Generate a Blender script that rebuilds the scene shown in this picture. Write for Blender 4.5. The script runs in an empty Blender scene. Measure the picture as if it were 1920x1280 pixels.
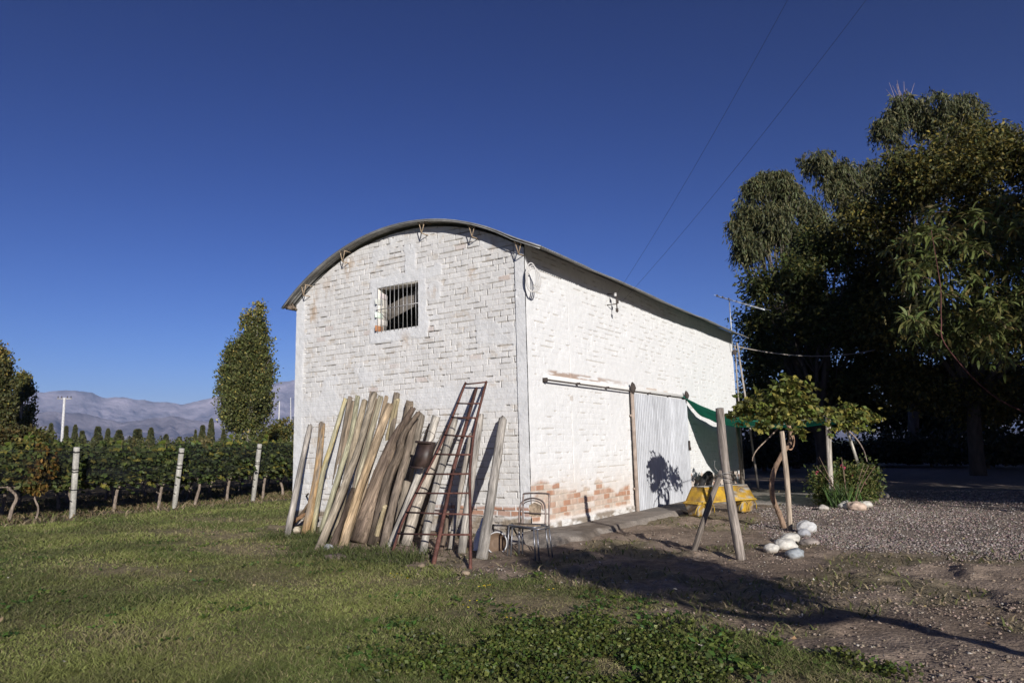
import bpy, math, random
import numpy as np
from mathutils import Vector, Matrix
RS = np.random.RandomState(7)
random.seed(5)
sc = bpy.context.scene
col = sc.collection
PI = math.pi

# ------------------------------------------------------------------ camera
F, PITCH, ROLL, YAW = 1330.25, .14943, -.02444, -.5687
CAM = np.array([5.805, -9.525, 1.35])
fw = np.array([math.sin(YAW)*math.cos(PITCH), math.cos(YAW)*math.cos(PITCH), math.sin(PITCH)])
_r = np.array([math.cos(YAW), -math.sin(YAW), 0.]); _u = np.cross(_r, fw)
RT = _r*math.cos(ROLL)+_u*math.sin(ROLL); UP = -_r*math.sin(ROLL)+_u*math.cos(ROLL)
def ray(px, py): return fw+RT*(px-960)/F-UP*(py-640)/F
def G(px, py, z=0.):
    d = ray(px, py); return CAM+d*((z-CAM[2])/d[2])
def WX(px, py, x=0.):
    d = ray(px, py); return CAM+d*((x-CAM[0])/d[0])
def WY(px, py, y=0.):
    d = ray(px, py); return CAM+d*((y-CAM[1])/d[1])
def D(px, py, t): return CAM+ray(px, py)*t
def proj(p):
    d = np.asarray(p, float)-CAM; z = d@fw
    return 960+F*(d@RT)/z, 640-F*(d@UP)/z
def ground_at(px, t):
    p = D(px, 850, t); return np.array([p[0], p[1], 0.])
def height_at(b, py):
    lo, hi = -5., 2000.
    for _ in range(60):
        m = (lo+hi)/2
        if proj((b[0], b[1], m))[1] > py: lo = m
        else: hi = m
    return lo
cd = bpy.data.cameras.new('camera'); cam = bpy.data.objects.new('camera', cd); col.objects.link(cam)
cd.sensor_width = 36.; cd.lens = F/1920*36; cd.clip_start = .1; cd.clip_end = 60000
M3 = Matrix((RT, UP, -fw)).transposed().to_4x4(); M3.translation = Vector(CAM); cam.matrix_world = M3
sc.camera = cam

# ------------------------------------------------------------------ light
SAZ, SEL = math.radians(131.5), math.radians(16.0)      # compass azimuth from +Y towards +X, elevation
SUN = np.array([math.sin(SAZ)*math.cos(SEL), math.cos(SAZ)*math.cos(SEL), math.sin(SEL)])
w = bpy.data.worlds.new('World'); sc.world = w; w.use_nodes = True
nt = w.node_tree; bg = nt.nodes['Background']
sky = nt.nodes.new('ShaderNodeTexSky'); sky.sky_type = 'NISHITA'; sky.sun_disc = False
sky.sun_elevation = SEL; sky.sun_rotation = SAZ; sky.altitude = 1000; sky.air_density = 1.0
sky.dust_density = 0; sky.ozone_density = 6
sp_ = nt.nodes.new('ShaderNodeSeparateColor'); cb_ = nt.nodes.new('ShaderNodeCombineColor'); nt.links.new(sky.outputs[0], sp_.inputs[0])
for ch, (g_, k_) in enumerate(((2.0, .60), (1.9, .28), (1.7, .34))):      # film contrast and white balance of the sky
    pw = nt.nodes.new('ShaderNodeMath'); pw.operation = 'POWER'; pw.inputs[1].default_value = g_; ml = nt.nodes.new('ShaderNodeMath'); ml.operation = 'MULTIPLY'; ml.inputs[1].default_value = k_
    nt.links.new(sp_.outputs[ch], pw.inputs[0]); nt.links.new(pw.outputs[0], ml.inputs[0]); nt.links.new(ml.outputs[0], cb_.inputs[ch])
nt.links.new(cb_.outputs[0], bg.inputs[0]); bg.inputs[1].default_value = .052
sl = bpy.data.lights.new('sun', 'SUN'); sl.energy = 5.0; sl.angle = math.radians(.5); sl.color = (1, .962, .915)
so = bpy.data.objects.new('sun', sl); col.objects.link(so)
so.rotation_euler = Vector(-SUN).to_track_quat('-Z', 'Y').to_euler()
vs = sc.view_settings; vs.view_transform = 'Standard'; vs.look = 'None'; vs.gamma = 1; vs.exposure = .36
sc.cycles.use_denoising = True
sc.cycles.max_bounces = 6; sc.cycles.diffuse_bounces = 3; sc.cycles.transparent_max_bounces = 12
sc.cycles.transmission_bounces = 3; sc.cycles.volume_bounces = 0

# ------------------------------------------------------------------ noise
_T = RS.rand(65536)
def vn(x, y, seed=0):
    x = np.asarray(x, float); y = np.asarray(y, float)
    xi = np.floor(x).astype(np.int64); yi = np.floor(y).astype(np.int64)
    fx = x-xi; fy = y-yi; fx = fx*fx*(3-2*fx); fy = fy*fy*(3-2*fy)
    h = lambda a, b: _T[(a*7919+b*104729+seed*15485863) & 65535]
    return (h(xi, yi)*(1-fx)+h(xi+1, yi)*fx)*(1-fy)+(h(xi, yi+1)*(1-fx)+h(xi+1, yi+1)*fx)*fy
def fbm(x, y, o=4, seed=0):
    s = 0; a = .5; t = 0
    for i in range(o):
        s = s+a*vn(np.asarray(x)*2**i, np.asarray(y)*2**i, seed+i*17); t += a; a *= .5
    return s/t
def h1(i, seed=0): return _T[(np.asarray(i).astype(np.int64)*7919+seed*15485863+12345) & 65535]
def sst(a, b, x): t = np.clip((x-a)/(b-a), 0, 1); return t*t*(3-2*t)
def mix(a, b, t): t = np.asarray(t)[..., None]; return np.asarray(a)*(1-t)+np.asarray(b)*t

# ------------------------------------------------------------------ materials
MATS = {}
def mat(name, color=None, rough=.85, spec=.25, var=.15, vscale=6., bump=0., bscale=40., metal=0., transl=0., stretch=None,
        vscale2=None, coords='Object', grain=None, alpha=None):
    """Principled; colour = constant or the mesh attribute Col, times noise. stretch = noise scale per local axis."""
    if name in MATS: return MATS[name]
    m = bpy.data.materials.new(name); m.use_nodes = True; n = m.node_tree.nodes; l = m.node_tree.links
    p = n['Principled BSDF']; p.inputs['Roughness'].default_value = rough; p.inputs['Metallic'].default_value = metal
    p.inputs['Specular IOR Level'].default_value = spec
    if color is None:
        a = n.new('ShaderNodeAttribute'); a.attribute_name = 'Col'; c = a.outputs['Color']
    else:
        a = n.new('ShaderNodeRGB'); a.outputs[0].default_value = (*color, 1); c = a.outputs[0]
    tc = n.new('ShaderNodeTexCoord'); mp = n.new('ShaderNodeMapping')
    l.new(tc.outputs[coords], mp.inputs['Vector'])
    if stretch: mp.inputs['Scale'].default_value = stretch
    def noise(sc_, det=5.):
        t = n.new('ShaderNodeTexNoise'); t.inputs['Scale'].default_value = sc_; t.inputs['Detail'].default_value = det
        l.new(mp.outputs[0], t.inputs['Vector']); return t
    def mulby(c, fac, lo, hi):
        r = n.new('ShaderNodeMapRange'); r.inputs['From Min'].default_value = .3; r.inputs['From Max'].default_value = .7
        r.inputs['To Min'].default_value = lo; r.inputs['To Max'].default_value = hi; l.new(fac, r.inputs['Value'])
        x = n.new('ShaderNodeMix'); x.data_type = 'RGBA'; x.blend_type = 'MULTIPLY'; x.inputs[0].default_value = 1
        l.new(c, x.inputs[6]); l.new(r.outputs[0], x.inputs[7]); return x.outputs[2]
    if var:
        c = mulby(c, noise(vscale).outputs[0], 1-var, 1+var)
        if vscale2: c = mulby(c, noise(vscale2).outputs[0], 1-var, 1+var*.8)
    l.new(c, p.inputs['Base Color'])
    if bump:
        b = n.new('ShaderNodeBump'); b.inputs['Strength'].default_value = 1; b.inputs['Distance'].default_value = bump
        l.new(noise(bscale, 6.).outputs[0], b.inputs['Height']); l.new(b.outputs[0], p.inputs['Normal'])
    out = n['Material Output']
    if transl:
        t = n.new('ShaderNodeBsdfTranslucent'); ms = n.new('ShaderNodeMixShader'); ms.inputs[0].default_value = transl
        l.new(c, t.inputs[0]); l.new(p.outputs[0], ms.inputs[1]); l.new(t.outputs[0], ms.inputs[2]); l.new(ms.outputs[0], out.inputs[0])
    if alpha is not None: p.inputs['Alpha'].default_value = alpha
    MATS[name] = m; return m

# ------------------------------------------------------------------ mesh building
def tag(o, label=None, cat=None, group=None, kind=None):
    if label: o['label'] = label
    if cat: o['category'] = cat
    if group: o['group'] = group
    if kind: o['kind'] = kind
    return o
def empty(name, loc, label, cat, group=None, rz=0):
    o = bpy.data.objects.new(name, None); col.objects.link(o); o.location = Vector([float(v) for v in loc]); o.rotation_euler.z = rz
    o.empty_display_size = .2
    return tag(o, label, cat, group)
class MB:
    def __init__(s): s.V = []; s.F = []; s.C = []; s.n = 0
    def add(s, V, F, C=None):
        V = np.asarray(V, float).reshape(-1, 3)
        if not isinstance(F, list) or (len(F) and isinstance(F[0], (int, np.integer))): F = [np.asarray(F)]
        for f in F:
            f = np.asarray(f)
            if f.ndim == 1: f = f[None]
            if len(f): s.F.append(f+s.n)
        if C is None: C = (.5, .5, .5)
        s.C.append(np.broadcast_to(np.asarray(C, float), (len(V), 3))); s.V.append(V); s.n += len(V); return s
    def tube(s, pts, rad, n=8, C=None, cap=True, wob=0.):
        pts = np.asarray(pts, float); k = len(pts); rad = np.broadcast_to(np.asarray(rad, float), (k,))
        T = np.gradient(pts, axis=0); T /= np.linalg.norm(T, axis=1)[:, None]+1e-12
        ref = np.array([0, 0, 1.]) if abs(T[0][2]) < .9 else np.array([1., 0, 0])
        V = []
        u = np.cross(T[0], ref); u /= np.linalg.norm(u)
        for i in range(k):
            u = u-T[i]*(u@T[i]); u /= np.linalg.norm(u); v = np.cross(T[i], u)
            a = np.arange(n)*2*PI/n; rr = rad[i]*(1+wob*(RS.rand(n)-.5)) if wob else rad[i]
            V.append(pts[i]+(np.cos(a)*rr)[:, None]*u+(np.sin(a)*rr)[:, None]*v)
        V = np.concatenate(V); i = np.arange(k-1)[:, None]*n; j = np.arange(n)[None]; j2 = (j+1) % n
        Q = np.stack([i+j, i+j2, i+n+j2, i+n+j], -1).reshape(-1, 4); Fs = [Q]
        if cap:
            V = np.concatenate([V, pts[:1], pts[-1:]]); c0, c1 = k*n, k*n+1; jj = np.arange(n)
            Fs.append(np.stack([np.full(n, c0), (jj+1) % n, jj], -1))
            Fs.append(np.stack([np.full(n, c1), (k-1)*n+jj, (k-1)*n+(jj+1) % n], -1))
        return s.add(V, Fs, C)
    def box(s, c, size, R=None, C=None, bev=0.):
        x, y, z = np.asarray(size, float)/2; b = bev
        if b <= 0:
            V = np.array([[a*x, e*y, f*z] for f in (-1, 1) for e in (-1, 1) for a in (-1, 1)])
            Q = np.array([[0, 2, 3, 1], [4, 5, 7, 6], [0, 1, 5, 4], [2, 6, 7, 3], [0, 4, 6, 2], [1, 3, 7, 5]]); Fs = [Q]
        else:
            bm = __import__('bmesh').new(); __import__('bmesh').ops.create_cube(bm, size=1)
            for v in bm.verts: v.co = Vector((v.co.x*2*x, v.co.y*2*y, v.co.z*2*z))
            __import__('bmesh').ops.bevel(bm, geom=list(bm.edges), offset=b, segments=1, affect='EDGES')
            bm.verts.index_update(); V = np.array([v.co[:] for v in bm.verts])
            q = [[v.index for v in f.verts] for f in bm.faces]; Fs = []
            for kk in (3, 4): 
                a = [f for f in q if len(f) == kk]
                if a: Fs.append(np.array(a))
            bm.free()
        if R is not None: V = V@np.asarray(R, float).T
        return s.add(V+np.asarray(c, float), Fs, C)
    def beam(s, a, b, wd, th, upv=(0, 0, 1), C=None, bev=0.):
        a = np.asarray(a, float); b = np.asarray(b, float); d = b-a; L = np.linalg.norm(d); d = d/L
        sd = np.cross(d, upv); sd /= np.linalg.norm(sd); u = np.cross(sd, d)
        return s.box((a+b)/2, (L, wd, th), np.stack([d, sd, u], 1), C, bev)
    def build(s, name, m, parent=None, smooth=False, loc=None):
        me = bpy.data.meshes.new(name); V = np.concatenate(s.V); C = np.concatenate(s.C)
        if parent is not None: V = V-wpos(parent)
        elif loc is not None: V = V-np.asarray(loc)
        tot = np.concatenate([np.full(len(f), f.shape[1]) for f in s.F]); idx = np.concatenate([f.ravel() for f in s.F])
        me.vertices.add(len(V)); me.vertices.foreach_set('co', V.ravel().astype(np.float32))
        me.loops.add(len(idx)); me.loops.foreach_set('vertex_index', idx.astype(np.int32))
        me.polygons.add(len(tot)); me.polygons.foreach_set('loop_start', (np.cumsum(tot)-tot).astype(np.int32))
        me.polygons.foreach_set('loop_total', tot.astype(np.int32))
        if smooth: me.polygons.foreach_set('use_smooth', np.ones(len(tot), bool))
        a = me.attributes.new('Col', 'FLOAT_COLOR', 'POINT')
        a.data.foreach_set('color', np.c_[C, np.ones(len(C))].ravel().astype(np.float32))
        me.update(calc_edges=True); me.validate()
        me.materials.append(m); o = bpy.data.objects.new(name, me); col.objects.link(o)
        if parent is not None: o.parent = parent
        elif loc is not None: o.location = Vector([float(v) for v in loc])
        return o
def wpos(o):
    p = Vector((0, 0, 0))
    while o is not None: p = p+o.location; o = o.parent
    return np.array(p)
def grid(nu, nv):
    i = np.arange(nu-1)[:, None]*nv; j = np.arange(nv-1)[None]
    return np.stack([i+j, i+nv+j, i+nv+j+1, i+j+1], -1).reshape(-1, 4)
def spline(pts, n):
    pts = np.asarray(pts, float); t = np.linspace(0, len(pts)-1, n); P = np.concatenate([[2*pts[0]-pts[1]], pts, [2*pts[-1]-pts[-2]]])
    i = np.minimum(t.astype(int), len(pts)-2); f = (t-i)[:, None]; a, b, c, d = P[i], P[i+1], P[i+2], P[i+3]
    return .5*((2*b)+(-a+c)*f+(2*a-5*b+4*c-d)*f*f+(-a+3*b-3*c+d)*f**3)
def unit(v): return v/(np.linalg.norm(v, axis=-1, keepdims=True)+1e-9)
def leaves(mb, P, dirs, L, W, C, fold=.25, rs=RS):
    """one folded four-corner leaf per point: base at P, along dirs"""
    N = len(P); d = unit(dirs); s = unit(np.cross(d, unit(rs.randn(N, 3)))); n = np.cross(s, d)
    L = np.broadcast_to(np.asarray(L, float), (N,))[:, None]; W = np.broadcast_to(np.asarray(W, float), (N,))[:, None]
    m = P+d*L*.45+n*W*fold
    V = np.stack([P, m+s*W/2, P+d*L, m-s*W/2], 1).reshape(-1, 3); b = np.arange(N)[:, None]*4
    F = np.concatenate([b+[0, 1, 2], b+[0, 2, 3]])
    mb.add(V, F, np.repeat(np.asarray(C), 4, 0)); return mb
def blob_points(blobs, per, clump_r, m, rs=RS, shell=.45):
    """clumped points in ellipsoids: blobs rows cx cy cz rx ry rz"""
    out = []; ctr = []
    vol = np.array([b[3]*b[4]*b[5] for b in blobs])**(2/3); vol /= vol.sum()
    for b, f in zip(blobs, vol):
        k = max(3, int(per*f/m)); v = unit(rs.randn(k, 3)); r = shell+(1-shell)*rs.rand(k)**.6
        r = r*(.8+.4*vn(v[:, 0]*3+b[0], v[:, 1]*3+v[:, 2]*2+b[1], 3))
        c = np.array(b[:3])+v*r[:, None]*np.array(b[3:6])
        p = np.repeat(c, m, 0)+rs.randn(k*m, 3)*clump_r*np.array([1, 1, .7])
        out.append(p); ctr.append(np.repeat(c, m, 0))
    return np.concatenate(out), np.concatenate(ctr)
def jitcol(base, N, rs=RS, hue=.15, val=.3, alt=None, palt=.0):
    c = np.array(base)*(1+val*(rs.rand(N, 1)-.5)*2)*(1+hue*(rs.rand(N, 3)-.5)*2)
    if alt is not None:
        k = rs.rand(N) < palt; c[k] = np.array(alt)*(1+val*(rs.rand(k.sum(), 1)-.5)*2)
    return np.clip(c, .004, .9)

M_LEAF = mat('leaf', None, rough=.55, spec=.3, var=.12, vscale=1.5, transl=.3)
M_BARK = mat('bark', None, rough=.95, var=.3, vscale=8, bump=.01, bscale=25, stretch=(1, 1, .25))


# ------------------------------------------------------------------ the shed
WID, LEN = 5.43, 11.82
CX, CZ, CR = -2.56, .77, 4.56          # arch of the roof (wall top radius)
def arch(x, r=CR):      # circular, running out straight towards the eave on the long side
    xm = np.minimum(x, -.1); return CZ+np.sqrt(np.maximum(r*r-(xm-CX)**2, .01))-.47*np.maximum(np.asarray(x)+.1, 0)
shed = empty('brick_shed', (-WID/2, LEN/2, 0), 'whitewashed brick farm shed with curved sheet metal roof beside the vineyard', 'shed')
M_WALL = mat('whitewashed_brick', None, rough=.92, spec=.12, var=.05, vscale=9, vscale2=60, bump=.006, bscale=55)

def brickfield(u, z, bl, bh, seed):
    """height (m, negative = gap), brick random value and joint openness of a hand-laid brick wall"""
    zz = z+.012*(vn(u*1.3, z*.5, seed)-.5)+.02*(vn(u*.35, z*.2, seed+5)-.5)
    r = np.floor(zz/bh); fz = zz/bh-r
    uu = u+.5*bl*(r % 2)+.10*bl*(h1(r, seed)-.5)*2+.01*(vn(u*4, z*9, seed+2)-.5)
    c = np.floor(uu/bl); fu = uu/bl-c
    bid = r*131+c
    dz = np.minimum(fz, 1-fz)*bh; du = np.minimum(fu, 1-fu)*bl
    side = (fz > .5).astype(int)
    jr = r+side
    oh = fbm(u*5.2+jr*7.3, jr*3.7, 3, seed+9)+.22*(fbm(u*.8, z*.8, 2, seed+19)-.5)             # openness of bed joints along the wall
    jv = c+(fu > .5)
    ov = h1(jv*31+r*57, seed+4)
    return dz, du, oh, ov, bid, r
def holes(dz, du, oh, ov, th, tv, wid, depth):
    o1 = sst(th, th+.10, oh); o2 = sst(tv, tv+.12, ov)
    g1 = (1-sst(wid*.45, wid*1.1, dz))*o1; g2 = (1-sst(wid*.4, wid, du))*o2
    return np.maximum(g1, g2)*depth, np.maximum(g1, g2)

# --- gable wall, facing -y: u runs to the left from the near corner
st = .0088
nu, nz = int(WID/st)+1, int(5.36/st)+1
u = np.linspace(0, WID, nu); z = np.linspace(-.05, 5.34, nz)
U, Z = np.meshgrid(u, z, indexing='ij'); Z = np.minimum(Z, arch(-U))
dz, du, oh, ov, bid, row = brickfield(U, Z, .255, .097, 1)
wob = (fbm(U*9, Z*9, 3, 40)-.5)
rough_zone = sst(2.1, 2.7, Z+.5*(fbm(U*1.2, Z*1.2, 3, 12)-.5))
W0, W1, Z0, Z1 = 2.235, 3.215, 3.53, 4.345            # window opening in u, z
n2 = .16*(fbm(U*5, Z*5, 3, 21)-.5)
dwin = np.maximum(np.abs(U-(W0+W1)/2)-(W1-W0)/2, np.abs(Z-(Z0+Z1)/2)-(Z1-Z0)/2)
plas = 1-sst(.16, .22, dwin+n2)
plas = np.maximum(plas, (1-sst(.10, .15, np.abs(U-2.42+.1*n2)+n2*.6))*(Z > 4.3)*(1-sst(5.0, 5.15, Z)))
plas = np.maximum(plas, .8*(1-sst(.07, .12, np.abs(Z-4.46+n2)))*(U > 1.7)*(U < 3.2))
plas = np.maximum(plas, .7*sst(.63, .70, fbm(U*1.6, Z*2.2, 3, 33)))
plas = np.maximum(plas, .7*(1-sst(.12, .22, np.abs(Z-2.2+1.5*n2))))
edge = np.maximum(1-sst(.19, .205, U+.05*n2), sst(WID-.26, WID-.2, U+.3*n2))
plas = np.maximum(plas, edge)
hd, hm = holes(dz, du, oh, ov, .55-.07*rough_zone+.35*plas, .74-.16*rough_zone+.4*plas, .0070+.005*(vn(U*7, Z*7, 44)-.5), .032)
face = .005*(h1(bid, 3)-.5)*(1-plas)+plas*.010*(fbm(U*4, Z*4, 3, 47)-.5)+.010*wob+.004*(fbm(U*26, Z*26, 2, 55)-.5)
joint = .0055*(1-sst(.003, .010, np.minimum(dz, du*1.5)))*(1-.7*plas)
pil = .016*(1-sst(.186, .196, U+.03*n2))
crack = (1-sst(.003, .008, np.abs(U-.205-.03*(fbm(Z*6, Z*0, 3, 8)-.5))))*sst(.35, .5, vn(Z*2.2, Z*0, 77))*.03
H = face-joint-np.maximum(hd, crack)+pil+.006*plas
paint = np.array([.63, .612, .585])
Cc = mix(paint, (.635, .63, .62), plas)
Cc = Cc*(1+.16*(fbm(U*2.1, Z*2.1, 4, 61)-.5)[..., None])*(1+.10*(h1(bid, 6)-.5)*(1-plas))[..., None]
Cc = mix(Cc, (.12, .095, .075), np.clip(hm*1.2, 0, 1)*(.85)*(1-edge))  # unpainted mortar in open gaps, coloured darker in place of deep shade
Cc = mix(Cc, (.42, .38, .33), .75*(1-sst(.002, .0065, np.minimum(dz, du*1.5)))*(1-plas)*sst(.25, .6, fbm(U*2, Z*3, 3, 36)))
Cc = mix(Cc, (.46, .38, .29), .35*sst(.66, .76, fbm(U*6, Z*8, 3, 71))*(1-plas))
for (su, sz, sw, sh, a) in ((4.93, 4.22, .09, .34, .75), (4.0, 4.86, .08, .2, .7), (3.9, 4.95, .2, .1, .4), (1.05, 4.3, .07, .12, .6), (.62, 4.75, .07, .12, .5), (2.55, 3.3, .12, .15, .45), (4.55, 4.6, .22, .18, .35), (1.9, 4.08, .1, .12, .4), (5.0, 4.0, .05, .2, .35)):
    q = ((U-su)/sw)**2+((Z-sz)/sh)**2
    Cc = mix(Cc, (.40, .27, .16), a*np.exp(-q)*sst(.35, .6, fbm(U*14, Z*7, 3, 81)))
red = sst(.30, .33, Z+.3*n2)*(1-sst(.43, .47, Z+.3*n2))*(1-sst(1.1, 2.6, U+2*n2))
red = np.maximum(red, (h1(bid, 13) > .985)*sst(.3, .5, vn(U*3, Z*3, 5))*.3*(1-plas)*(Z < 4.9))
red = red*(np.minimum(dz, du) > .009)
Cc = mix(Cc, (.36, .155, .075), red*(.55+.4*h1(bid, 17)))
pl = (1-sst(.26, .31, Z+.5*n2))
Cc = mix(Cc, np.array([.26, .215, .165])*(.6+.9*fbm(U*11, Z*13, 3, 91))[..., None], pl*(.55+.45*sst(.42, .6, fbm(U*3, Z*6, 3, 92))))
H = H+pl*.03*(fbm(U*9, Z*11, 3, 93)-.3)
V = np.stack([-U, -H, Z], -1).reshape(-1, 3)
Q = grid(nu, nz)
cu = U.ravel()[Q].mean(1); czq = Z.ravel()[Q].mean(1); zq = Z.ravel()[Q]
keep = ~((cu > W0) & (cu < W1) & (czq > Z0) & (czq < Z1)) & (zq.max(1)-zq.min(1) > 1e-4)
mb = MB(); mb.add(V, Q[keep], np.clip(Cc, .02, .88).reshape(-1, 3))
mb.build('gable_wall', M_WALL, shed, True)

# --- long wall, facing +x
st = .012
ny, nz = int(LEN/st)+1, int(4.5/st)+1
Yl, Zl = np.meshgrid(np.linspace(0, LEN, ny), np.linspace(-.05, float(arch(0.))+.065, nz), indexing='ij')
dz, du, oh, ov, bid, row = brickfield(Yl, Zl, .255, .097, 2)
n2 = .16*(fbm(Yl*5, Zl*5, 3, 121)-.5)
plas = 1-sst(.16, .24, Yl+n2)
plas = np.maximum(plas, .75*sst(.54, .64, fbm(Yl*1.2, Zl*1.8, 3, 133)))
plas = np.maximum(plas, .9*(1-sst(.10, .16, np.abs(Zl-2.53+n2)))*(Yl > .4)*(Yl < 7.3))
for yy in (1.55, 8.55): plas = np.maximum(plas, .95*(1-sst(.10, .13, np.abs(Yl-yy))))
up = sst(2.2, 3.0, Zl)
hd, hm = holes(dz, du, oh, ov, .615-.06*up+.3*plas, .92+.3*plas, .008, .020)
vline = np.maximum(*[(1-sst(.006, .014, np.abs(Yl-a)))*sst(.3, .45, vn(Zl*3, Zl*0, 7)) for a in (1.42, 8.42)])
H = .007*(h1(bid, 103)-.5)*(1-plas)+.008*(fbm(Yl*8, Zl*8, 3, 140)-.5)-.0038*(1-sst(.003, .011, np.minimum(dz, du*1.6)))*(1-.8*plas)-hd-.008*vline
Cc = np.array([.765, .76, .745])*(1+.08*(fbm(Yl*1.7, Zl*1.7, 4, 161)-.5)[..., None])
Cc = mix(Cc, (.40, .35, .29), np.clip(hm*.8, 0, 1)); Cc = mix(Cc, (.6, .57, .52), .6*vline)
dust = (1-sst(.3, 1.25, Zl+2*n2))*(Yl < 7.4)
Cc = mix(Cc, (.66, .54, .43), .55*dust*(.5+fbm(Yl*2, Zl*2, 3, 163)*.8))
# weathered strip above the door track
strip = (1-sst(.03, .07, np.abs(Zl-2.575+.10*n2)))*(1-sst(1.6, 5.2, Yl+3*n2))*sst(.55, .8, Yl)
strip = strip*sst(.42, .56, fbm(Yl*2.6, Zl*26, 4, 171))
Cc = mix(Cc, (.33, .21, .14), .8*strip)
Cc = mix(Cc, (.5, .38, .28), .6*(1-sst(.02, .05, np.abs(Zl-2.56)))*((Yl > 4.6) & (Yl < 6.2))*sst(.5, .6, fbm(Yl*3, Zl*20, 3, 172)))
Cc = mix(Cc, (.45, .37, .30), .55*(1-sst(.03, .06, np.abs(Zl-2.2+n2)))*((Yl > .8) & (Yl < 1.5))*sst(.45, .6, fbm(Yl*4, Zl*18, 3, 173)))
# bare brick where the whitewash is gone
bare = sst(.20, .24, Zl+.4*n2)*(1-sst(.62, .72, Zl+.9*(fbm(Yl*1.5, Zl*1.2, 3, 181)-.45)))
bare1 = bare*(Yl < 3.75)*sst(.40, .52, h1(bid, 183)*.45+fbm(Yl*1.1, Zl*2.2, 3, 184)*.75)
bare2 = sst(.18, .2, Zl)*(1-sst(.52, .60, Zl+.5*(fbm(Yl*6, Zl*.7, 3, 185)-.5)))*(Yl > 7.25)*sst(.25, .42, h1(bid, 186)*.3+fbm(Yl*5, Zl*1.1, 3, 187)*.7)
bare = np.maximum(bare1, bare2)
bc = mix((.40, .18, .09), (.56, .45, .36), np.clip(h1(bid, 188)*1.9-.35, 0, 1))
bc = bc*(.8+.5*fbm(Yl*20, Zl*20, 3, 189))[..., None]
mort = 1-sst(.006, .011, np.minimum(dz, du))
Cc = np.where((bare > 0)[..., None], mix(Cc, mix(bc, (.50, .43, .35), mort), np.clip(bare, 0, 1)*.85), Cc)
H = H-bare*.004-bare*mort*.006
pl = 1-sst(.15, .19, Zl+.3*n2)
Cc = mix(Cc, mix((.72, .70, .66), (.30, .25, .20), sst(.40, .62, fbm(Yl*3, Zl*7, 4, 191)+.25*(Yl < .9))), pl)
H = H+pl*(.03+.015*(fbm(Yl*8, Zl*9, 3, 192)-.5))
V = np.stack([H, Yl, Zl], -1).reshape(-1, 3)
mb = MB(); mb.add(V, grid(ny, nz)[:, ::1], np.clip(Cc, .02, .9).reshape(-1, 3)); mb.build('long_wall', M_WALL, shed, True)

# --- the two hidden walls, solid reveals round the window and the inner faces
mb = MB()
for (x0, x1) in ((-WID, -WID+.28),):
    mb.box((-WID+.14, LEN/2, arch(-WID)/2-.03), (.28, LEN-.02, arch(-WID)-.02), C=(.70, .68, .65))
mb.build('side_wall', M_WALL, shed)
mb = MB()
xs = np.linspace(-WID+.002, -.002, 25); zt = arch(xs)-.01
for yy in (LEN, LEN-.25):
    V = np.concatenate([np.c_[xs, np.full(25, yy), np.zeros(25)], np.c_[xs, np.full(25, yy), zt]])
    i = np.arange(24); mb.add(V, np.stack([i, i+1, i+26, i+25], -1), (.70, .68, .65))
mb.build('back_wall', M_WALL, shed)
mb = MB()      # inner skins so that the shed is closed and dark inside
mb.box((-.15, LEN/2, 2.1), (.24, LEN-.5, 4.2), C=(.35, .33, .3))
mb.build('inner_wall', M_WALL, shed)
mb = MB(); th = .27; rv = (.70, .66, .60)
xa, xb = -W1, -W0
mb.box((xa-.06, th/2+.004, (Z0+Z1)/2), (.12, th, Z1-Z0), C=rv); mb.box((xb+.06, th/2+.004, (Z0+Z1)/2), (.12, th, Z1-Z0), C=rv)
mb.box(((xa+xb)/2, th/2+.004, Z0-.06), (xb-xa+.24, th, .12), C=rv); mb.box(((xa+xb)/2, th/2+.004, Z1+.06), (xb-xa+.24, th, .12), C=rv)
win = mb.build('window', M_WALL, shed)
mb = MB()
for k in range(6): mb.box((xa+.006, .03+.12*(k % 2), Z0+.06+.125*k), (.016, .20, .105), C=jitcol((.68, .64, .58), 1)[0] if k != 0 else (.42, .2, .1), bev=.004)
mb.build('reveal_brick', M_WALL, win)
M_STEEL = mat('galvanised_bar', (.45, .44, .43), rough=.5, metal=.6, var=.2, vscale=20)
mb = MB()
for k in range(10):
    x = xa+.02+(xb-xa-.06)*k/9; mb.tube([(x, -.02, Z0-.03+.02*RS.rand()), (x+.008*RS.randn(), -.022, (Z0+Z1)/2), (x, -.02, Z1+.015)], .006, 6)
mb.tube([(xa-.01, -.035, Z0+.40), (xb+.02, -.035, Z0+.405)], .007, 6)
mb.build('window_bars', M_STEEL, win, True)
M_PLANK = mat('grey_plank', (.17, .15, .13), rough=.9, var=.3, vscale=3, stretch=(1, 12, 12))
mb = MB(); mb.beam((xa-.35, .36, Z0+.33), (xb+.3, .36, Z1-.02), .03, .28, (0, 0, 1), bev=.004); mb.build('loft_plank', M_PLANK, win)

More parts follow.
